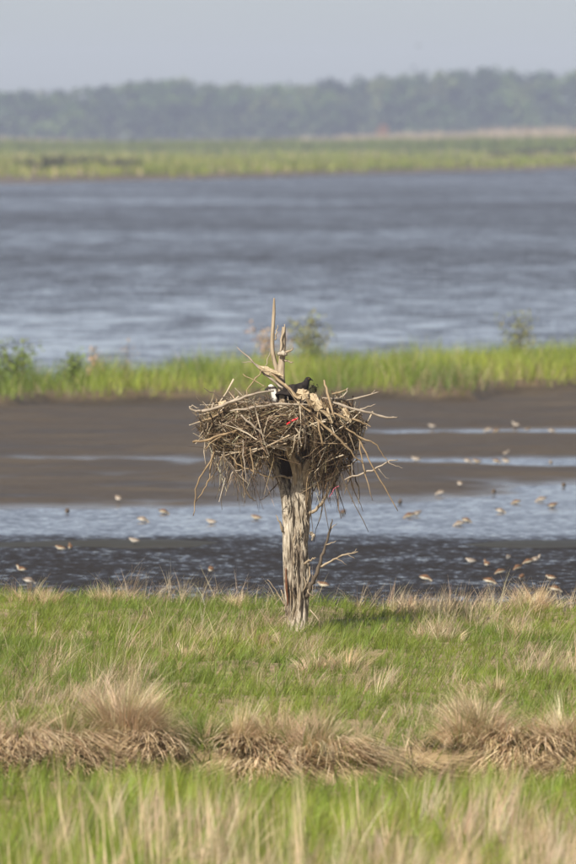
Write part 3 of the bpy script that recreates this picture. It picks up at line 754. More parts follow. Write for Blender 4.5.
# the low dead branch on the right and its twigs
b1 = limb('branch', [(306, 597, -0.03), (311, 585, -0.06), (317, 572, -0.09), (321, 560, -0.11), (326, 545, -0.12), (330, 530, -0.13), (332, 519, -0.13)], [0.022, 0.019, 0.016, 0.013, 0.011, 0.008, 0.003], M_DARKTWIG)
def twig(px, rad, parent, mat=M_SNAG, amp=0.003, name='twig'):
    return limb(name, px, rad, mat, amp, 5, 3, parent)
twig([(321, 567, -0.11), (328, 563, -0.13), (337, 558, -0.15), (345, 555, -0.16), (352, 553, -0.16), (358, 552, -0.17)], [0.010, 0.008, 0.006, 0.003], b1)
twig([(336, 559, -0.15), (341, 561, -0.16), (347, 565, -0.17)], [0.005, 0.003, 0.0015], b1)
twig([(345, 555, -0.16), (350, 556, -0.17), (355, 559, -0.17)], [0.004, 0.003, 0.0015], b1)
twig([(352, 553, -0.16), (355, 551, -0.16), (357, 549, -0.16)], [0.003, 0.002, 0.001], b1)
twig([(326, 545, -0.12), (331, 543, -0.13), (336, 541, -0.13)], [0.005, 0.004, 0.002], b1)
twig([(330, 530, -0.13), (334, 526, -0.13), (337, 523, -0.13)], [0.004, 0.003, 0.001], b1)
limb('branch_stub', [(305, 564, -0.08), (311, 560, -0.12), (316, 558, -0.14)], [0.012, 0.008, 0.003], M_SNAG)
limb('branch', [(309, 514, -0.04), (318, 508, -0.08), (325, 498, -0.11), (331, 486, -0.12), (337, 472, -0.13), (341, 458, -0.13)], [0.015, 0.013, 0.012, 0.010, 0.009, 0.006], M_SNAG)
limb('branch_stub', [(311, 533, -0.03), (313, 536, -0.08), (312, 541, -0.10)], [0.016, 0.014, 0.004], M_TRUNK)
limb('branch_stub', [(283, 532, -0.06), (279, 522, -0.09), (276, 515, -0.10)], [0.010, 0.007, 0.003], M_SNAG)
limb('branch', [(291, 478, -0.10), (282, 476, -0.12), (272, 477, -0.13), (262, 474, -0.14), (256, 469, -0.14)], [0.010, 0.008, 0.006, 0.003], M_SNAG)
limb('branch', [(280, 481, -0.02), (272, 490, -0.03), (264, 499, -0.04), (259, 500, -0.04)], [0.006, 0.005, 0.003, 0.002], M_DARKTWIG)
# splinters of bark on the trunk, peeling
for k in range(26):
    px0 = random.uniform(284, 310); py0 = random.uniform(490, 612); ln = random.uniform(8, 30)
    dyb = -0.085 + 0.0025 * abs(px0 - 298)
    limb('bark_strip', [(px0, py0, dyb), (px0 + random.gauss(0, 1), py0 + ln * 0.5, dyb - 0.012), (px0 + random.gauss(0, 1.6), py0 + ln, dyb - 0.004)],
         [0.003, random.uniform(0.006, 0.010), 0.002], random.choice([M_TRUNK, M_SNAG, M_TRUNK, M_DARKTWIG]), 0.002, 5, 3)
mr = plain('reddish_inner_bark', (0.11, 0.045, 0.02), 0.8, 0.2, 0.4, 60)
limb('bark_strip', [(286, 568, -0.07), (286.5, 585, -0.085), (287.5, 606, -0.07)], [0.004, 0.011, 0.005], mr, 0.002, 6, 4)
# fallen twigs at the foot
ft = empty('fallen_branch', tuple(P(288, 628, -0.35))); tag(ft, 'pale forked dead twig leaning at the foot of the trunk', 'branch')
FO = ft.location.copy()
limb('stem', [(289, 628, -0.35), (287, 615, -0.36), (284, 602, -0.36), (281, 590, -0.36)], [0.010, 0.009, 0.007, 0.004], M_SNAG, 0.004, 6, 3, ft, FO)
limb('twig', [(285, 607, -0.36), (278, 594, -0.37), (271, 584, -0.38), (267, 580, -0.38)], [0.005, 0.004, 0.003, 0.002], M_SNAG, 0.004, 5, 3, ft, FO)
limb('twig', [(287, 617, -0.36), (282, 618, -0.38), (279, 615, -0.38), (283, 611, -0.38)], [0.005, 0.004, 0.003, 0.002], M_SNAG, 0.003, 5, 3, ft, FO)
limb('twig', [(285, 606, -0.36), (284, 612, -0.4), (282, 606, -0.4)], [0.004, 0.003, 0.002], M_SNAG, 0.003, 5, 3, ft, FO)
f2 = empty('fallen_branch', tuple(P(311, 610, -0.2))); tag(f2, 'short pale twig lying in the grass right of the trunk', 'branch')
limb('stem', [(310, 610, -0.2), (315, 616, -0.25), (320, 622, -0.3)], [0.006, 0.005, 0.003], M_SNAG, 0.003, 5, 3, f2, f2.location.copy())

# ------------------------------------------------------------------ the nest
nest = empty('osprey_nest', tuple(P(281, 452, 0.0)))
nest.name = 'stick_nest'
tag(nest, 'huge ragged stick nest built round the top of the dead tree', 'nest')
NO = nest.location.copy()
NC = P(281, 426, 0.0); NR = Vector((0.61, 0.47, 0.275))
# matted core, coloured extra dark to paint in the shade between the sticks
sN, rN = 56, 26
V = []
for i in range(rN):
    f = i / (rN - 1); el = -math.pi / 2 + math.pi * f
    for k in range(sN):
        a = 2 * math.pi * k / sN
        q = np.array((math.cos(a), math.sin(a)))
        rad = max(math.cos(el), 0) ** (1.15 if el < 0 else 0.75)
        nz = float(fbm(np.array(q[0] * 3 + 7), np.array(q[1] * 3 + el * 2), 130)) - 0.5
        s_ = 0.74 * (1 + 0.30 * nz)
        zz = math.sin(el) * NR.z * 0.86
        if zz > 0: zz = 0.6 * zz - 0.10 * max(0, 1 - rad * 1.3)
        elif math.cos(a) > 0: zz *= 1.0 + 0.75 * math.cos(a)
        if math.sin(a) < 0 and -0.09 < q[0] * rad * s_ * NR.x < 0.20 and zz < 0: zz *= 0.55
        V.append((NC.x - NO.x + q[0] * rad * s_ * NR.x, q[1] * rad * s_ * NR.y, NC.z - NO.z + zz + 0.05 * nz))
V = np.array(V); id_ = np.arange(rN * sN).reshape(rN, sN)
F = np.stack([id_[:-1], np.roll(id_[:-1], -1, 1), np.roll(id_[1:], -1, 1), id_[1:]], -1).reshape(-1, 4)
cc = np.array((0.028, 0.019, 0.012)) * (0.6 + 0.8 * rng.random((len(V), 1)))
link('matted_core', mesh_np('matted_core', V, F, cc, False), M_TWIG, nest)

def shell(n_, s0=0.86, s1=1.04):
    """points on the nest's outside, with outward normals"""
    a = rng.uniform(-math.pi, math.pi, n_); el = rng.uniform(-0.95, 0.75, n_)
    s = rng.uniform(s0, s1, n_)
    ca = np.cos(a); sa = np.sin(a); ce = np.where(el < 0, np.cos(el) ** 1.15, np.cos(el) ** 0.75); se = np.sin(el)
    dz = np.where(se < 0, se * NR.z * (1.18 + 0.7 * np.clip(ca, 0, 1)), se * NR.z * 0.95)
    p = np.stack([NC.x - NO.x + ca * ce * s * NR.x, sa * ce * s * NR.y, NC.z - NO.z + dz * s], -1)
    cut = (sa < 0) & (np.abs(p[:, 0] - (NC.x - NO.x) - 0.10) < 0.15) & (p[:, 2] < 0.06)
    p[cut, 2] += 0.20
    nrm = np.stack([ca * ce / NR.x, sa * ce / NR.y, se / NR.z], -1); nrm /= np.linalg.norm(nrm, axis=1, keepdims=True)
    return a, el, p, nrm

# fine stuff: straw, rootlets, twigs
N = 9500
a, el, p, nrm = shell(N, 0.72, 1.08)
tang = np.cross(nrm, np.array((0, 0, 1.0))); tang /= np.linalg.norm(tang, axis=1, keepdims=True) + 1e-6
bit = np.cross(nrm, tang)
steep = np.where(np.cos(a) > 0.15, rng.normal(1.0, 0.55, N), rng.normal(0.35, 0.55, N)) * np.where(rng.random(N) < 0.5, 1, -1)
d = tang * np.cos(steep)[:, None] + bit * np.sin(steep)[:, None] + nrm * rng.normal(0.0, 0.25, N)[:, None]
hang = rng.random(N) < np.where(el < -0.35, 0.45, 0.08)
d[hang] = np.stack([rng.normal(0, 0.35, N), rng.normal(0, 0.35, N), -np.ones(N)], -1)[hang]
d /= np.linalg.norm(d, axis=1, keepdims=True)
ln = rng.uniform(0.07, 0.26, N); r_ = rng.uniform(0.0010, 0.0028, N)
long_ = hang & (el < -0.2) & (np.abs(p[:, 0] - (NC.x - NO.x) - 0.10) > 0.17) & (rng.random(N) < 0.16); ln[long_] *= 2.0; p[long_, 2] -= ln[long_] * 0.35; r_[long_] *= 1.25
u = np.cross(d, rng.normal(0, 1, (N, 3))); u /= np.linalg.norm(u, axis=1, keepdims=True); v = np.cross(d, u)
pts = [p - d * (ln / 2)[:, None], p + u * (ln * rng.normal(0, 0.09, N))[:, None], p + d * (ln / 2)[:, None]]
pts[2][:, 2] -= 0.12 * ln * hang
V = np.zeros((N, 3, 3, 3))
for i in range(3):
    for s in range(3):
        an = 2 * math.pi * s / 3
        V[:, i, s] = pts[i] + (u * math.cos(an) + v * math.sin(an)) * (r_ * (1, 0.9, 0.5)[i])[:, None]
b0 = np.arange(N)[:, None, None] * 9 + np.arange(2)[None, :, None] * 3
s0 = np.arange(3)[None, None, :]; s1 = (s0 + 1) % 3
F = np.stack([b0 + s0, b0 + s1, b0 + 3 + s1, b0 + 3 + s0], -1).reshape(-1, 4)
pick = rng.random((N, 1))
c = np.where(pick < 0.45, np.array((0.105, 0.070, 0.036)), np.where(pick < 0.72, np.array((0.30, 0.215, 0.12)), np.where(pick < 0.88, np.array((0.05, 0.035, 0.02)), np.array((0.58, 0.49, 0.35)))))
c = c * jit((1, 1, 1), N, 0.25)
o = link('straw_and_rootlets', mesh_np('straw_and_rootlets', V.reshape(-1, 3), F, np.repeat(c, 9, 0)), M_TWIG, nest); o['kind'] = 'stuff'

# sticks: shared crooked shapes
stick_me = []
for k in range(14):
    r2 = random.Random(100 + k)
    pts = [(0, 0, 0)]; ox = oy = 0
    for i in range(1, 6):
        ox += r2.gauss(0, 2.2); oy += r2.gauss(0, 2.2)
        pts.append((ox, oy, i / 5))
    V = []; 
    for i, q in enumerate(pts):
        rr_ = (1.0, 0.95, 0.88, 0.75, 0.6, 0.35)[i] * r2.uniform(0.85, 1.15)
        for s in range(5):
            an = 2 * math.pi * s / 5
            V.append((q[0] + math.cos(an) * rr_, q[1] + math.sin(an) * rr_, q[2]))
    F = [(i * 5 + s, i * 5 + (s + 1) % 5, (i + 1) * 5 + (s + 1) % 5, (i + 1) * 5 + s) for i in range(5) for s in range(5)]
    me = mesh_np('stick', V, F, None, True); me.materials.append(M_STICK); stick_me.append(me)

def put_stick(p, d, ln, rad):
    q = Vector(d).normalized().to_track_quat('Z', 'Y')
    q = q @ Quaternion((0, 0, 1), random.uniform(0, 6.28))
    o = bpy.data.objects.new('stick', random.choice(stick_me)); COL.objects.link(o); o.parent = nest
    o.matrix_local = Matrix.LocRotScale(Vector(p) - Vector(d).normalized() * ln * 0.5, q, Vector((rad, rad, ln)))
    return o

def hero(px, rad, mat=M_STICK, amp=0.004, name='stick'):
    return limb(name, px, rad, mat, amp, 6, 3, nest, NO)
H = []
M_S1 = wood_mat('grey_stick_wood', [(0.3, (0.12, 0.095, 0.07)), (0.52, (0.29, 0.24, 0.185)), (0.75, (0.42, 0.37, 0.30))], 0.3, 25)
M_S2 = wood_mat('tan_stick_wood', [(0.3, (0.10, 0.066, 0.036)), (0.52, (0.25, 0.18, 0.105)), (0.75, (0.38, 0.30, 0.20))], 0.3, 25)
H += [
 ([(195, 412, -0.30), (205, 411, -0.34), (222, 406, -0.38), (240, 399, -0.40), (258, 393, -0.38), (274, 391, -0.34)], [0.008, 0.012, 0.013, 0.011, 0.009, 0.006], M_S1),
 ([(201, 411, -0.34), (195, 411, -0.31), (190, 409, -0.30), (192, 406, -0.30), (199, 408, -0.33)], [0.008, 0.008, 0.007, 0.005, 0.003], M_S1),
 ([(203, 421, -0.2), (212, 418, -0.25), (222, 412, -0.3), (235, 407, -0.34)], [0.010, 0.009, 0.007, 0.005], M_S2),
 ([(230, 411, -0.42), (255, 407, -0.45), (280, 404, -0.46), (305, 405, -0.44), (318, 408, -0.40)], [0.006, 0.009, 0.009, 0.007, 0.004], M_S1),
 ([(193, 442, -0.25), (205, 440, -0.30), (220, 435, -0.36), (238, 430, -0.40), (252, 427, -0.40)], [0.009, 0.011, 0.010, 0.008, 0.005], M_S2),
 ([(206, 449, -0.28), (214, 441, -0.32), (232, 432, -0.38), (252, 426, -0.42)], [0.005, 0.007, 0.007, 0.004], M_S2),
 ([(241, 415, -0.48), (250, 423, -0.50), (258, 430, -0.51), (265, 437, -0.50)], [0.006, 0.009, 0.009, 0.008], M_S1),
 ([(214, 452, -0.28), (207, 467, -0.30), (199, 478, -0.30), (195, 495, -0.30), (193, 516, -0.30)], [0.006, 0.008, 0.007, 0.006, 0.003], M_S2),
 ([(212, 458, -0.26), (210, 474, -0.27), (206, 485, -0.28), (199, 497, -0.28), (194, 504, -0.28)], [0.005, 0.006, 0.005, 0.004, 0.002], M_S2),
 ([(222, 452, -0.2), (216, 470, -0.2), (208, 482, -0.2)], [0.004, 0.004, 0.002], M_S2),
 ([(225, 458, -0.3), (233, 470, -0.31), (242, 483, -0.32), (250, 497, -0.32), (256, 501, -0.32)], [0.006, 0.008, 0.010, 0.009, 0.003], M_DARKTWIG),
 ([(243, 440, -0.42), (243, 455, -0.42), (245, 470, -0.40), (246, 481, -0.40)], [0.004, 0.006, 0.005, 0.003], M_S1),
 ([(250, 448, -0.42), (252, 462, -0.42), (254, 475, -0.41)], [0.005, 0.006, 0.004], M_S2),
 ([(228, 452, -0.3), (234, 460, -0.32), (244, 468, -0.34), (258, 473, -0.34), (270, 477, -0.30)], [0.004, 0.006, 0.006, 0.005, 0.003], M_S2),
 ([(244, 470, -0.3), (236, 471, -0.3), (230, 478, -0.3), (228, 490, -0.3)], [0.005, 0.005, 0.004, 0.002], M_S1),
 ([(232, 466, -0.25), (226, 480, -0.26), (222, 495, -0.26), (222, 510, -0.26)], [0.005, 0.005, 0.003, 0.002], M_DARKTWIG),
 # right-hand sticks
 ([(322, 398, -0.2), (338, 399, -0.2), (352, 399, -0.18), (366, 396, -0.16), (379, 392, -0.15)], [0.007, 0.009, 0.009, 0.007, 0.004], M_S1),
 ([(366, 396, -0.16), (372, 394, -0.16), (375, 390, -0.16)], [0.005, 0.004, 0.002], M_S1),
 ([(330, 402, -0.3), (345, 406, -0.32), (360, 410, -0.32), (376, 415, -0.30), (390, 418, -0.28), (398, 417, -0.28)], [0.008, 0.012, 0.011, 0.009, 0.008, 0.004], M_S1),
 ([(360, 409, -0.28), (368, 407, -0.28), (376, 404, -0.28)], [0.005, 0.005, 0.002], M_S1),
 ([(333, 413, -0.38), (345, 418, -0.40), (358, 421, -0.40), (366, 424, -0.38), (371, 427, -0.38)], [0.006, 0.009, 0.008, 0.006, 0.003], M_S2),
 ([(300, 404, -0.44), (315, 416, -0.47), (330, 430, -0.48), (345, 446, -0.46), (358, 459, -0.42), (364, 464, -0.40)], [0.006, 0.010, 0.010, 0.008, 0.006, 0.003], M_S2),
 ([(340, 420, -0.35), (350, 431, -0.36), (362, 439, -0.35), (374, 443, -0.34), (381, 452, -0.33), (388, 463, -0.33)], [0.006, 0.008, 0.008, 0.006, 0.004, 0.002], M_S2),
 ([(357, 436, -0.33), (363, 447, -0.33), (371, 464, -0.33), (384, 487, -0.33), (398, 511, -0.33)], [0.006, 0.007, 0.006, 0.005, 0.003], M_S2),
 ([(360, 440, -0.30), (361, 455, -0.30), (366, 475, -0.30), (373, 501, -0.30)], [0.006, 0.006, 0.005, 0.002], M_S2),
 ([(345, 480, -0.25), (358, 475, -0.27), (373, 470, -0.28), (386, 463, -0.28), (398, 460, -0.28)], [0.006, 0.008, 0.008, 0.006, 0.003], M_S1),
 ([(378, 468, -0.28), (384, 476, -0.28), (390, 480, -0.28)], [0.004, 0.003, 0.0015], M_S1),
 ([(388, 462, -0.28), (396, 466, -0.28), (403, 468, -0.28)], [0.004, 0.003, 0.0015], M_S1),
 ([(352, 478, -0.25), (351, 464, -0.25), (357, 461, -0.25)], [0.004, 0.004, 0.002], M_S1),
 ([(318, 412, -0.46), (319, 430, -0.48), (323, 446, -0.46)], [0.006, 0.009, 0.008], M_S2),
 ([(304, 410, -0.46), (306, 430, -0.47), (305, 450, -0.45)], [0.005, 0.008, 0.006], M_DARKTWIG),
 ([(324, 380, -0.28), (326, 388, -0.30), (330, 402, -0.36), (335, 418, -0.40)], [0.006, 0.009, 0.010, 0.006], M_S2),
 ([(340, 398, -0.3), (345, 394, -0.3), (348, 388, -0.3)], [0.006, 0.006, 0.003], M_S1),
 ([(332, 394, -0.25), (340, 392, -0.25), (348, 389, -0.25)], [0.008, 0.007, 0.003], M_S2),
 # over the rim by the spires
 ([(237, 347, -0.12), (248, 358, -0.14), (260, 369, -0.16), (272, 379, -0.2), (283, 388, -0.25)], [0.003, 0.006, 0.009, 0.011, 0.008], M_S1),
 ([(243, 374, -0.2), (254, 380, -0.22), (266, 387, -0.25)], [0.003, 0.004, 0.003], M_S2),
 ([(263, 366, -0.18), (256, 378, -0.2), (249, 388, -0.24), (245, 396, -0.28)], [0.005, 0.006, 0.005, 0.003], M_S2),
 ([(259, 368, -0.18), (268, 372, -0.2), (280, 374, -0.22)], [0.012, 0.014, 0.008], M_S2),
 ([(262, 366, -0.2), (274, 376, -0.22), (288, 388, -0.26), (298, 398, -0.32)], [0.008, 0.012, 0.012, 0.007], M_S2),
 ([(285, 384, -0.3), (292, 392, -0.34), (300, 400, -0.38)], [0.008, 0.011, 0.008], M_S2),
 ([(270, 352, -0.1), (267, 360, -0.12), (264, 368, -0.15)], [0.003, 0.004, 0.004], M_S1),
 ([(242, 362, -0.12), (254, 363, -0.13), (266, 369, -0.15)], [0.002, 0.004, 0.005], M_S1),
 ([(235, 388, -0.3), (242, 395, -0.3), (247, 402, -0.3)], [0.003, 0.004, 0.003], M_S1),
 ([(204, 388, -0.2), (214, 394, -0.22), (226, 398, -0.25), (238, 402, -0.28)], [0.003, 0.005, 0.006, 0.004], M_DARKTWIG),
 ([(192, 412, -0.2), (200, 420, -0.22), (206, 428, -0.25)], [0.003, 0.005, 0.004], M_DARKTWIG),
 ([(196, 396, -0.15), (206, 408, -0.2), (216, 422, -0.28)], [0.002, 0.004, 0.004], M_DARKTWIG),
]
for px, rad, mt in H: hero(px, rad, mt)
# drooping dark twigs under the right side
for k in range(34):
    px0 = random.uniform(306, 352); py0 = random.uniform(440, 470); ln_ = random.uniform(25, 70) * (1.1 if px0 < 335 else 0.75)
    dy0 = random.uniform(-0.25, 0.3)
    lean = random.gauss(0.05, 0.28)
    hero([(px0, py0, dy0), (px0 + lean * ln_ * 0.4 + random.gauss(0, 2), py0 + ln_ * 0.45, dy0), (px0 + lean * ln_ + random.gauss(0, 2), py0 + ln_, dy0)],
         [0.006, 0.005, 0.002], random.choice([M_DARKTWIG, M_DARKTWIG, M_S2, M_STICK]), 0.006)
for k in range(20):
    px0 = random.uniform(205, 268); py0 = random.uniform(445, 458); ln_ = random.uniform(14, 38); dy0 = random.uniform(-0.35, 0.2)
    lean = random.gauss(0.0, 0.4)
    hero([(px0, py0, dy0), (px0 + lean * ln_ * 0.5, py0 + ln_ * 0.5, dy0), (px0 + lean * ln_ + random.gauss(0, 3), py0 + ln_, dy0)], [0.004, 0.004, 0.002], random.choice([M_DARKTWIG, M_S2, M_S1]), 0.006)
# the rest of the outer sticks
nst = 300 - len(H) - 54
a, el, p, nrm = shell(nst, 0.92, 1.06)
fr = rng.random(nst) < 0.75; a = np.where(fr & (np.sin(a) > 0), -a, a)
ce = np.where(el < 0, np.cos(el) ** 1.15, np.cos(el) ** 0.75); s = rng.uniform(0.92, 1.08, nst)
dz = np.where(np.sin(el) < 0, np.sin(el) * NR.z * (1.18 + 0.7 * np.clip(np.cos(a), 0, 1)), np.sin(el) * NR.z * 0.95)
for k in range(nst):
    pp = Vector((NC.x - NO.x + math.cos(a[k]) * ce[k] * s[k] * NR.x, math.sin(a[k]) * ce[k] * s[k] * NR.y, NC.z - NO.z + dz[k] * s[k]))
    if math.sin(a[k]) < 0 and abs(pp.x - (NC.x - NO.x) - 0.10) < 0.15 and pp.z < 0.06: pp.z += 0.20
    nn = Vector((math.cos(a[k]) * ce[k] / NR.x, math.sin(a[k]) * ce[k] / NR.y, math.sin(el[k]) / NR.z)).normalized()
    tg = nn.cross(Vector((0, 0, 1))).normalized(); bt = nn.cross(tg)
    right = math.cos(a[k]) > 0.15
    ang = random.gauss(0.8, 0.6) * random.choice((-1, 1, 1)) if right else random.gauss(0.2, 0.62)
    d = tg * math.cos(ang) + bt * math.sin(ang) + nn * random.gauss(0.05, 0.22)
    put_stick(pp, d, random.uniform(0.22, 0.62) * (0.85 if right else 1.0), random.uniform(0.0026, 0.0072))

# pale split wood and scraps on the rim
def slab(name, pts, th, mat, parent, orig, bulge=0.004):
    """a small irregular curled slab: outline at given picture points, with thickness"""
    if len(pts) > 4:
        pts = [tuple(np.array(pts[i]) * (1 - f) + np.array(pts[(i + 1) % len(pts)]) * f + np.array((random.gauss(0, 0.7), random.gauss(0, 0.7), random.gauss(0, 0.012)))) for i in range(len(pts)) for f in (0.0, 0.33, 0.67)]
    q = [P(*p) - orig for p in pts]; c = sum(q, Vector()) / len(q); c = c + Vector((0, -bulge * 4, 0))
    V = [tuple(v + Vector((0, -th, 0))) for v in q] + [tuple(c + Vector((0, -th, 0)))] + [tuple(v + Vector((0, th, 0))) for v in q] + [tuple(c + Vector((0, th, 0)))]
    k = len(q); F = []
    me = bpy.data.meshes.new(name)
    for i in range(k):
        j = (i + 1) % k
        F += [(i, j, k), (k + 1 + j, k + 1 + i, 2 * k + 1), (i, k + 1 + i, k + 1 + j, j)]
    me.from_pydata(V, [], F); me.update()
    return link(name, me, mat, parent)
slab('wood_chip', [(309, 394, -0.42), (314, 392, -0.42), (319, 399, -0.44), (322, 409, -0.46), (316, 412, -0.46), (311, 403, -0.44)], 0.006, M_PALE, nest, NO)
slab('wood_chip', [(297, 390, -0.42), (303, 388, -0.42), (309, 392, -0.42), (308, 398, -0.44), (301, 400, -0.44), (296, 397, -0.43)], 0.006, M_PALE, nest, NO)
slab('wood_chip', [(343, 409, -0.42), (347, 412, -0.42), (350, 419, -0.43), (347, 421, -0.43), (343, 416, -0.43)], 0.004, M_PALE, nest, NO)
slab('wood_chip', [(218, 402, -0.36), (226, 400, -0.36), (227, 406, -0.37), (219, 409, -0.37)], 0.005, M_PALE, nest, NO)
slab('wood_chip', [(259, 366, -0.2), (270, 368, -0.2), (283, 375, -0.22), (282, 378, -0.22), (268, 375, -0.21), (260, 371, -0.2)], 0.008, M_PALE, nest, NO)
for k in range(16):
    x0 = random.uniform(290, 345); y0 = random.uniform(388, 412)
    aa = random.uniform(0.3, 1.3); ll = random.uniform(8, 18); ww = random.uniform(1.0, 2.4); dd = -0.40 - 0.06 * random.random()
    cs, sn = math.cos(aa), math.sin(aa)
    slab('wood_chip', [(x0, y0, dd), (x0 + ww, y0 - ww * 0.6, dd), (x0 + cs * ll, y0 + sn * ll, dd), (x0 + cs * ll - ww * 0.8, y0 + sn * ll + ww, dd)], 0.003, M_PALE if k % 3 else M_S2, nest, NO)
# mossy lump
mo = empty('moss_clump', tuple(P(313, 393, -0.25))); tag(mo, 'dark mossy lump on the nest rim right of the sitting bird', 'moss')
mo.scale = (0.8, 0.8, 0.8)
nl = 260
C = rng.normal(0, 1, (nl, 3)) * np.array((0.018, 0.018, 0.016)) + np.array((0, 0, 0.04))
V, F, Cc = leaf_quads(C, rng.uniform(0.006, 0.014, nl), np.array((0.030, 0.024, 0.013)) * jit((1, 1, 1), nl, 0.4))
link('fronds', mesh_np('fronds', V, F, Cc), M_LEAF, mo)
V, F = tube([(0, 0, -0.02), (0, 0, 0.02), (0.005, 0, 0.05), (0.005, 0, 0.07)], [0.03, 0.036, 0.03, 0.008], 10)
link('cushion', mesh_np('cushion', V, F, None, True), M_MOSS, mo)

# red scrap of plastic and pink twine
def ribbon(name, px, wd, mat, label, cat):
    pts = jitter_path([P(*p) for p in px], 4, 0.001); o0 = pts[len(pts) // 2].copy(); V, F = [], []
    for i, p in enumerate(pts):
        t = i / (len(pts) - 1); ww = wd * (0.35 + 0.65 * math.sin(math.pi * (0.12 + 0.8 * t)))
        tilt = 0.5 * math.sin(7 * t)
        up_ = Vector((0, math.sin(tilt), math.cos(tilt))) * ww
        q = p - o0
        for s, y_ in ((1, -0.002), (-1, -0.002), (-1, 0.002), (1, 0.002)): V.append(tuple(q + up_ * s + Vector((0, y_ - 0.006 * (1 - abs(s)), 0))))
    for i in range(len(pts) - 1):
        for s in range(4):
            F.append((i * 4 + s, i * 4 + (s + 1) % 4, i * 4 + 4 + (s + 1) % 4, i * 4 + 4 + s))
    F += [(3, 2, 1, 0), tuple(len(V) - 4 + s for s in range(4))]
    me = mesh_np(name, V, np.array(F), None, True)
    o = link(name, me, mat); o.location = o0; tag(o, label, cat); return o
ribbon('plastic_scrap', [(286.5, 424.5, -0.50), (289, 422.5, -0.505), (293, 420.5, -0.51), (296.5, 419, -0.51), (298, 417.5, -0.505)], 0.008, M_RED, 'bright red scrap of plastic woven into the front of the nest', 'plastic scrap')
ribbon('twine', [(329, 497, -0.16), (332, 493, -0.17), (334, 489, -0.17), (337, 487, -0.17), (339, 486, -0.17)], 0.004, M_PINK, 'faded pink twine snagged among twigs below the nest', 'twine')

# ------------------------------------------------------------------ birds
def loft(rings, sides=14):
    """rings: (cx, cz, half height, half width, tilt) along a body in its x-z plane -> V, F"""
    V = []; F = []
    for cx, cz, hh, hw, tl in rings:
        for s in range(sides):
            a = 2 * math.pi * s / sides
            zz = math.sin(a) * hh
            V.append((cx + math.sin(tl) * zz, math.cos(a) * hw, cz + math.cos(tl) * zz))
    for i in range(len(rings) - 1):
        for s in range(sides):
            a = i * sides + s; b_ = i * sides + (s + 1) % sides
            F.append((a, b_, b_ + sides, a + sides))
    for e, rg in ((0, rings[0]), (len(rings) - 1, rings[-1])):
        c = len(V); V.append((rg[0], 0, rg[1]))
        for s in range(0, sides, 2):
            q = [e * sides + s, e * sides + (s + 1) % sides, e * sides + (s + 2) % sides]
            F.append((c, q[0], q[1], q[2]) if e else (c, q[2], q[1], q[0]))
    return np.array(V), np.array(F)

def smooth_rings(r, k=4):
    r = np.array(r, float); out = []
    for i in range(len(r) - 1):
        p0, p1, p2, p3 = r[max(i - 1, 0)], r[i], r[i + 1], r[min(i + 2, len(r) - 1)]
        for s in range(k):
            t = s / k
            out.append(0.5 * ((2 * p1) + (-p0 + p2) * t + (2 * p0 - 5 * p1 + 4 * p2 - p3) * t * t + (-p0 + 3 * p1 - 3 * p2 + p3) * t ** 3))
    out.append(r[-1]); return [tuple(q) for q in out]

# small wader; faces +x, feet at z = 0.  rings: tail .. body .. neck .. head
WADER = {
 'upright': dict(r=[(-0.090, 0.070, 0.003, 0.006, 0.0), (-0.070, 0.071, 0.010, 0.013, 0.0), (-0.045, 0.071, 0.024, 0.024, -0.1), (-0.010, 0.072, 0.034, 0.032, -0.1), (0.025, 0.080, 0.032, 0.030, -0.4),
                    (0.045, 0.096, 0.022, 0.021, -0.8), (0.052, 0.112, 0.017, 0.016, -1.0), (0.058, 0.124, 0.016, 0.0155, -0.6), (0.070, 0.129, 0.013, 0.013, -0.1), (0.080, 0.127, 0.006, 0.006, 0)],
              bill=[(0.078, 0, 0.127), (0.095, 0, 0.125), (0.112, 0, 0.118)]),
 'feeding': dict(r=[(-0.090, 0.088, 0.003, 0.006, 0.2), (-0.070, 0.085, 0.010, 0.013, 0.2), (-0.045, 0.081, 0.024, 0.024, 0.2), (-0.010, 0.074, 0.034, 0.032, 0.25), (0.028, 0.066, 0.030, 0.029, 0.4),
                    (0.052, 0.055, 0.020, 0.020, 0.7), (0.065, 0.045, 0.016, 0.016, 0.9), (0.075, 0.036, 0.0155, 0.015, 1.0), (0.082, 0.027, 0.012, 0.012, 1.0), (0.086, 0.019, 0.006, 0.006, 1.0)],
              bill=[(0.085, 0, 0.021), (0.090, 0, 0.006), (0.092, 0, -0.012)]),
 'hunched': dict(r=[(-0.088, 0.066, 0.003, 0.006, -0.1), (-0.070, 0.068, 0.011, 0.014, -0.1), (-0.045, 0.070, 0.026, 0.026, -0.1), (-0.010, 0.074, 0.037, 0.035, 0), (0.022, 0.079, 0.036, 0.034, 0),
                    (0.042, 0.087, 0.026, 0.025, -0.1), (0.052, 0.096, 0.020, 0.019, -0.2), (0.060, 0.103, 0.017, 0.0165, 0), (0.071, 0.103, 0.013, 0.013, 0.1), (0.080, 0.100, 0.006, 0.006, 0)],
              bill=[(0.078, 0, 0.100), (0.092, 0, 0.090), (0.103, 0, 0.076)]),
}
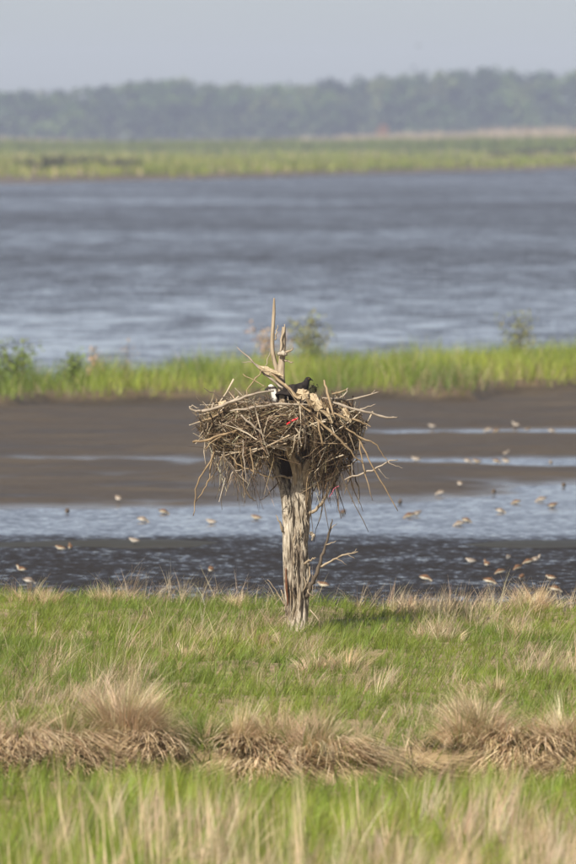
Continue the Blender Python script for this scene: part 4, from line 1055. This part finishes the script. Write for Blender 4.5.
def wader_meshes():
    out = {}
    for pose, dct in WADER.items():
        rg = smooth_rings(dct['r'], 3); V, F = loft(rg, 16)
        me_by_tone = {}
        for tone, (back, breast, belly) in {'rufous': ((0.13, 0.075, 0.045), (0.42, 0.38, 0.29), (0.03, 0.026, 0.024)),
                                            'grey': ((0.20, 0.16, 0.125), (0.46, 0.42, 0.36), (0.52, 0.49, 0.44)),
                                            'dark': ((0.10, 0.075, 0.055), (0.22, 0.18, 0.14), (0.05, 0.045, 0.04))}.items():
            n_ = len(V); sides = 16; C = np.zeros((n_, 3)); cz = np.zeros(n_)
            for i, rgi in enumerate(rg): cz[i * sides:(i + 1) * sides] = [(V[i * sides + s][2] - rgi[1]) / max(rgi[2], 1e-4) for s in range(sides)]
            xx = V[:, 0]
            for i in range(n_):
                hgt = cz[i]; nzv = random.uniform(0.8, 1.2)
                if hgt > 0.25: c = np.array(back) * nzv * (1.2 if xx[i] > 0.05 else 1)
                elif hgt > -0.45: c = np.array(breast) * nzv * (1.25 if xx[i] < 0.02 else 1.0)
                else: c = np.array(belly) * nzv if -0.03 < xx[i] < 0.03 else np.array((0.6, 0.57, 0.52)) * nzv
                C[i] = c
            me = mesh_np('body', V, F, C, True); me.materials.append(M_FEATHER); me_by_tone[tone] = me
        Vb, Fb = tube(dct['bill'], [0.0035, 0.0026, 0.0012], 6); mb = mesh_np('bill', Vb, Fb, None, True); mb.materials.append(M_BILL)
        out[pose] = (me_by_tone, mb)
    return out
WM = wader_meshes()
legm = []
for sgn in (-1, 1):
    V, F = tube([(-0.006, sgn * 0.012, 0.055), (-0.012, sgn * 0.013, 0.030), (-0.004, sgn * 0.013, 0.002), (0.016, sgn * 0.014, -0.002)], [0.004, 0.0022, 0.002, 0.0012], 5)
    me = mesh_np('leg', V, F, None, True); me.materials.append(M_BILL); legm.append(me)
wingm = {}
for tone, c0 in {'rufous': (0.14, 0.075, 0.042), 'grey': (0.21, 0.165, 0.13), 'dark': (0.085, 0.065, 0.05)}.items():
    for sgn in (-1, 1):
        rg = smooth_rings([(0.030, 0.002, 0.010, 0.004, 0.2), (0.010, 0.006, 0.022, 0.006, 0.15), (-0.025, 0.004, 0.021, 0.006, 0.1), (-0.060, 0.0, 0.011, 0.0045, 0.1), (-0.100, -0.001, 0.003, 0.002, 0)], 3)
        V, F = loft(rg, 10); V = V + np.array((0, sgn * 0.028, 0)) ; V[:, 1] -= sgn * np.clip(-V[:, 0] - 0.0, 0, 1) * 0.24
        C = np.array(c0) * rng.uniform(0.55, 1.5, (len(V), 1)); C[V[:, 0] < -0.06] *= 0.35
        me = mesh_np('wing', V, F, C, True); me.materials.append(M_FEATHER); wingm[(tone, sgn)] = me
WING_Z = {'upright': (0.080, -0.08), 'feeding': (0.086, 0.22), 'hunched': (0.083, -0.05)}

def wader(px, py, pose, tone, face, label, k=1.0):
    """px, py: middle of the bird in the photograph; face: heading in degrees, 0 = to the right"""
    x0, y0 = G(px, py + 5.0 * (py - HOR) / 430, WZ)
    z0 = max(float(ground_z(x0, y0)), WZ - 0.022)
    r = empty('shorebird', (x0, y0, z0)); tag(r, label, 'shorebird', 'small shorebirds feeding in the shallows')
    r.rotation_euler = (0, 0, R(face)); r.scale = (k, k, k)
    bt, mb = WM[pose]
    link('body', bt[tone], None, r); link('bill', mb, None, r)
    for me in legm: link('leg', me, None, r)
    zz, tl = WING_Z[pose]
    for sgn in (-1, 1):
        o = link('wing', wingm[(tone, sgn)], None, r); o.location = (0, 0, zz); o.rotation_euler = (0, tl, 0)
    return r
BIRDS = [
 # rough water, right
 (426, 576, 'feeding', 'rufous', -15, 'rufous bird probing bill down, nearest to the right of the twiggy low branch'),
 (471, 559, 'hunched', 'grey', 200, 'small pale bird leftmost of the right near flock, in rough water'),
 (487, 562, 'upright', 'rufous', 115, 'plump black bellied bird standing tall in the right near flock'),
 (490, 579, 'feeding', 'rufous', -10, 'longest rufous bird stooping just above the grass in the right flock'),
 (500, 569, 'feeding', 'rufous', 195, 'dark tailed bird bending left in the middle of the right near flock'),
 (509, 555, 'hunched', 'grey', 250, 'small pale bird highest in the right near flock'),
 (518, 565, 'feeding', 'rufous', 215, 'rufous bird tipping forward left, right of the bending dark tailed one'),
 (522, 576, 'hunched', 'rufous', 80, 'rounded brown bird just behind the tall straw clump, left side'),
 (528, 559, 'feeding', 'rufous', 190, 'brown headed bird touching the large pale breasted one'),
 (536, 557, 'upright', 'grey', 20, 'large pale breasted bird at the upper right of the near flock'),
 (551, 575, 'hunched', 'rufous', 170, 'black bellied bird with white flank, rightmost of the near flock'),
 (556, 587, 'feeding', 'rufous', 10, 'rufous bird half hidden behind the straw clump at the right'),
 (323, 583, 'hunched', 'rufous', 160, 'single brown bird just right of the trunk above the grass'),
 # rough water, left
 (60, 546, 'hunched', 'rufous', 180, 'left bird of the close pair on the left side'),
 (70, 545, 'upright', 'rufous', 100, 'right bird of the close pair on the left side'),
 (134, 542, 'hunched', 'grey', 190, 'lone white looking bird left of the nest tree in rough water'),
 (21, 567, 'upright', 'rufous', 160, 'black bellied bird at far left above the grass edge'),
 (29, 579, 'feeding', 'grey', 20, 'pale bird at far left half hidden by the grass edge'),
 (211, 568, 'hunched', 'rufous', 100, 'lone brown bird in dark water left of the trunk'),
 # smooth water, left
 (67, 510, 'hunched', 'dark', 90, 'small dark bird leftmost in the smooth grey shallows'),
 (118, 501, 'hunched', 'grey', 120, 'small bird on the upper left rim of the smooth shallows'),
 (143, 518, 'feeding', 'grey', 5, 'long pale bird in the smooth shallows at left'),
 (164, 510, 'feeding', 'rufous', 10, 'brown bird up right of the long pale one in the left shallows'),
 (211, 520, 'hunched', 'grey', 170, 'pale bird below the hanging twigs at the left of the nest'),
 (256, 516, 'hunched', 'rufous', 170, 'brown bird just left of the upper trunk in the shallows'),
 (343, 511, 'hunched', 'rufous', 60, 'brown bird seen among twigs just right of the upper trunk'),
 # smooth water, right
 (400, 501, 'upright', 'dark', 80, 'dark upright bird at the tip of the long drooping stick'),
 (409, 514, 'feeding', 'rufous', 190, 'left bird of the small pair right of the drooping stick'),
 (417, 512, 'hunched', 'grey', 30, 'right bird of the small pair right of the drooping stick'),
 (440, 493, 'feeding', 'grey', 185, 'pale stooping bird on the right mud rim, first from the nest'),
 (460, 487, 'hunched', 'grey', 120, 'round pale bird on the mud rim, second from the nest'),
 (494, 492, 'hunched', 'dark', 90, 'small dark bird on the right mud rim, third from the nest'),
 (459, 522, 'feeding', 'grey', 190, 'lower bird of the overlapping pair in the right smooth water'),
 (467, 518, 'feeding', 'rufous', 5, 'upper bird of the overlapping pair in the right smooth water'),
 (501, 509, 'feeding', 'grey', 5, 'pale bird up right of the overlapping pair'),
 (516, 500, 'feeding', 'rufous', 175, 'brown stooping bird in the middle of the right smooth water'),
 (541, 498, 'feeding', 'grey', 185, 'whitest bird near the right edge of the smooth water'),
 (553, 504, 'hunched', 'rufous', 20, 'brown bird just below the whitest one near the right edge'),
 (564, 484, 'hunched', 'dark', 90, 'tiny dark bird on the mud rim by the right edge'),
 # thin channels on the mud
 (432, 427, 'hunched', 'grey', 180, 'leftmost bird along the farthest thin channel'),
 (488, 430, 'feeding', 'grey', 185, 'left of the touching pair along the farthest thin channel'),
 (496, 429, 'feeding', 'rufous', 185, 'right of the touching pair along the farthest thin channel'),
 (516, 426, 'upright', 'grey', 160, 'upper of two birds in line in the farthest thin channel'),
 (515, 433, 'hunched', 'dark', 80, 'lower of two birds in line in the farthest thin channel'),
 (528, 432, 'hunched', 'dark', 0, 'small dark bird right of the two in line, farthest channel'),
 (552, 429, 'feeding', 'grey', 0, 'rightmost bird along the farthest thin channel'),
 (416, 458, 'hunched', 'grey', 180, 'leftmost bird along the nearer thin channel on the mud'),
 (468, 464, 'feeding', 'grey', 0, 'second bird from the left along the nearer thin channel'),
 (477, 461, 'hunched', 'rufous', 190, 'third bird from the left along the nearer thin channel'),
 (506, 454, 'upright', 'grey', 30, 'upright white bird above the others at the nearer thin channel'),
 (497, 463, 'feeding', 'rufous', 0, 'left of the touching pair under the upright white bird'),
 (506, 463, 'hunched', 'grey', 170, 'right of the touching pair under the upright white bird'),
 (551, 463, 'hunched', 'grey', 90, 'rightmost bird along the nearer thin channel on the mud'),
]
for b_ in BIRDS: wader(*b_, k=random.uniform(0.64, 0.80))

# a dark bird standing in the cup right of the stake, facing right
sp = P(298, 400.2, -0.20)
bird = empty('nest_bird', tuple(sp)); bird.scale = (0.96, 0.96, 0.93); tag(bird, 'dark blackish bird facing right in the nest, right of the stake', 'bird')
def bp_(px, py, o=(298, 399)): return ((px - o[0]) * TY / FPX, -(py - o[1]) * TY / FPX)
rg = smooth_rings([(*bp_(281, 391), 0.012, 0.03, 0.1), (*bp_(285, 390.5), 0.034, 0.05, 0.1), (*bp_(291, 390.5), 0.060, 0.072, -0.05), (*bp_(298, 389.5), 0.066, 0.074, -0.2), (*bp_(303, 386.5), 0.056, 0.062, -0.5),
                   (*bp_(306, 382), 0.034, 0.040, -0.9), (*bp_(307.2, 378.8), 0.025, 0.029, -1.1), (*bp_(308.4, 376.4), 0.022, 0.025, -0.7), (*bp_(310.3, 376.2), 0.016, 0.018, -0.1), (*bp_(311.6, 376.7), 0.007, 0.008, 0.1)], 4)
V, F = loft(rg, 22)
C = np.array((0.018, 0.015, 0.014)) * rng.uniform(0.5, 1.9, (len(V), 1))
link('body', mesh_np('body', V, F, C, True), M_FEATHER, bird)
q = [(bp_(311, 376.6)[0], 0, bp_(311, 376.6)[1]), (bp_(312.4, 377.0)[0], 0, bp_(312.4, 377.0)[1]), (bp_(313.8, 378.4)[0], 0, bp_(313.8, 378.4)[1])]
V, F = tube(q, [0.009, 0.006, 0.0015], 8); link('bill', mesh_np('bill', V, F, None, True), M_BILL, bird)
for sgn in (-1, 1):
    x_, z_ = bp_(309.4, 376.0)
    V, F = loft([(x_ - 0.004, z_, 0.002, 0.002, 0), (x_, z_, 0.005, 0.004, 0), (x_ + 0.004, z_, 0.002, 0.002, 0)], 8); V[:, 1] += sgn * 0.019
    link('eye', mesh_np('eye', V, F, np.tile((0.25, 0.15, 0.02), (len(V), 1)), True), M_FEATHER, bird)
    rg2 = smooth_rings([(*bp_(303, 386), 0.018, 0.008, -0.4), (*bp_(299, 387.5), 0.045, 0.012, -0.3), (*bp_(291, 388.5), 0.050, 0.012, -0.15), (*bp_(284, 389.5), 0.030, 0.009, 0), (*bp_(276, 391.5), 0.006, 0.005, 0.1)], 4)
    V, F = loft(rg2, 12); V[:, 1] += sgn * np.interp(V[:, 0], [bp_(276, 0)[0], bp_(284, 0)[0], bp_(292, 0)[0], bp_(303, 0)[0]], [0.02, 0.05, 0.068, 0.058])
    link('wing', mesh_np('wing', V, F, np.array((0.022, 0.018, 0.016)) * rng.uniform(0.5, 2.0, (len(V), 1)), True), M_FEATHER, bird)
V, F = loft(smooth_rings([(*bp_(286, 390.5), 0.02, 0.035, 0), (*bp_(280, 391.5), 0.012, 0.04, 0), (*bp_(274, 393), 0.005, 0.045, 0)], 3), 12)
link('tail', mesh_np('tail', V, F, np.array((0.02, 0.016, 0.014)) * rng.uniform(0.6, 1.5, (len(V), 1)), True), M_FEATHER, bird)
# the white head of a second bird sunk in the cup left of the stake
OB = (271, 398)
sb_ = empty('nest_bird', tuple(P(OB[0], OB[1] + 1.8, -0.12))); tag(sb_, 'white head with dark eye stripe peeking over the nest rim left of the stake', 'bird')
rg = smooth_rings([(*bp_(265.8, 385.5, OB), 0.009, 0.010, 0), (*bp_(267.2, 384.6, OB), 0.024, 0.022, 0.1), (*bp_(270, 384.2, OB), 0.036, 0.030, 0.2), (*bp_(273.5, 386, OB), 0.036, 0.034, 0.7), (*bp_(275.5, 390, OB), 0.042, 0.044, 0.9),
                   (*bp_(278, 394, OB), 0.058, 0.066, 0.6), (*bp_(284, 397, OB), 0.060, 0.080, 0.1), (*bp_(292, 397.5, OB), 0.050, 0.070, 0), (*bp_(300, 398, OB), 0.012, 0.03, 0)], 4)
V, F = loft(rg, 22); C = np.zeros((len(V), 3)); hx, hz = bp_(269.6, 384.2, OB)
for i in range(len(V)):
    dx, dz_ = V[i, 0] - hx, V[i, 2] - hz
    if V[i, 0] < bp_(277, 0, OB)[0]:
        c = (0.55, 0.52, 0.46)
        if -0.012 < dz_ < 0.014 and abs(V[i, 1]) > 0.006: c = (0.04, 0.03, 0.026)
        if dx < -0.016: c = (0.05, 0.04, 0.035)
    else: c = np.array((0.05, 0.04, 0.033)) * random.uniform(0.6, 1.5)
    C[i] = c
sb_.scale = (0.84, 0.84, 0.86)
link('body', mesh_np('body', V, F, C, True), M_FEATHER, sb_)
q = [(bp_(266, 385.2, OB)[0], 0, bp_(266, 385.2, OB)[1]), (bp_(264.4, 385.6, OB)[0], 0, bp_(264.4, 385.6, OB)[1]), (bp_(263.6, 387.4, OB)[0], 0, bp_(263.6, 387.4, OB)[1])]
V, F = tube(q, [0.011, 0.007, 0.002], 8); link('bill', mesh_np('bill', V, F, None, True), M_BILL, sb_)

# the speck above the wood: a bird flying far off
fy = 1500.0
fb = empty('flying_bird', ((418.5 - 288) * fy / FPX, fy, CZ + (HOR - 46) * fy / FPX)); tag(fb, 'single distant bird flying in the sky over the wood', 'bird')
V, F = loft(smooth_rings([(-0.26, 0, 0.01, 0.05, 0), (-0.12, 0, 0.05, 0.05, 0), (0.05, 0, 0.075, 0.07, 0), (0.18, 0.01, 0.05, 0.05, 0), (0.27, 0.01, 0.02, 0.02, 0)], 3), 10)
link('body', mesh_np('body', V, F, np.tile((0.08, 0.07, 0.06), (len(V), 1)), True), M_FEATHER, fb)
for sgn in (-1, 1):
    q = [(0.06, 0, 0.02), (0.10, sgn * 0.2, 0.10), (0.04, sgn * 0.42, 0.10), (-0.06, sgn * 0.60, 0.04)]; ch = [0.10, 0.11, 0.085, 0.02]
    V = []
    for p_, c_h in zip(q, ch):
        V += [(p_[0] + c_h, p_[1], p_[2] + 0.008), (p_[0] - c_h, p_[1], p_[2] + 0.004), (p_[0] - c_h, p_[1], p_[2] - 0.004), (p_[0] + c_h, p_[1], p_[2] - 0.008)]
    F = [(i * 4 + s, i * 4 + (s + 1) % 4, i * 4 + 4 + (s + 1) % 4, i * 4 + 4 + s) for i in range(3) for s in range(4)] + [(3, 2, 1, 0), (12, 13, 14, 15)]
    link('wing', mesh_np('wing', V, np.array(F), np.tile((0.07, 0.06, 0.05), (16, 1)), True), M_FEATHER, fb)
fb.rotation_euler = (0, 0, R(200))

# ------------------------------------------------------------------ haze
m = bpy.data.materials.new('summer_haze'); m.use_nodes = True
n = m.node_tree.nodes; l = m.node_tree.links
n.remove(n['Principled BSDF'])
pv = n.new('ShaderNodeVolumePrincipled'); pv.inputs['Color'].default_value = (0.68, 0.76, 1.0, 1); pv.inputs['Density'].default_value = 0.00015
pv.inputs['Anisotropy'].default_value = 0.0
l.new(pv.outputs[0], n['Material Output'].inputs['Volume'])
x0, x1, y0, y1, z0, z1 = -1500, 1500, -200, 3800, -2.6, 31
V = [(x0, y0, z0), (x1, y0, z0), (x1, y1, z0), (x0, y1, z0), (x0, y0, z1), (x1, y0, z1), (x1, y1, z1), (x0, y1, z1)]
F = [(3, 2, 1, 0), (4, 5, 6, 7), (0, 1, 5, 4), (1, 2, 6, 5), (2, 3, 7, 6), (3, 0, 4, 7)]
hz = link('haze', mesh_np('haze', V, F), m); tag(hz, kind='stuff')
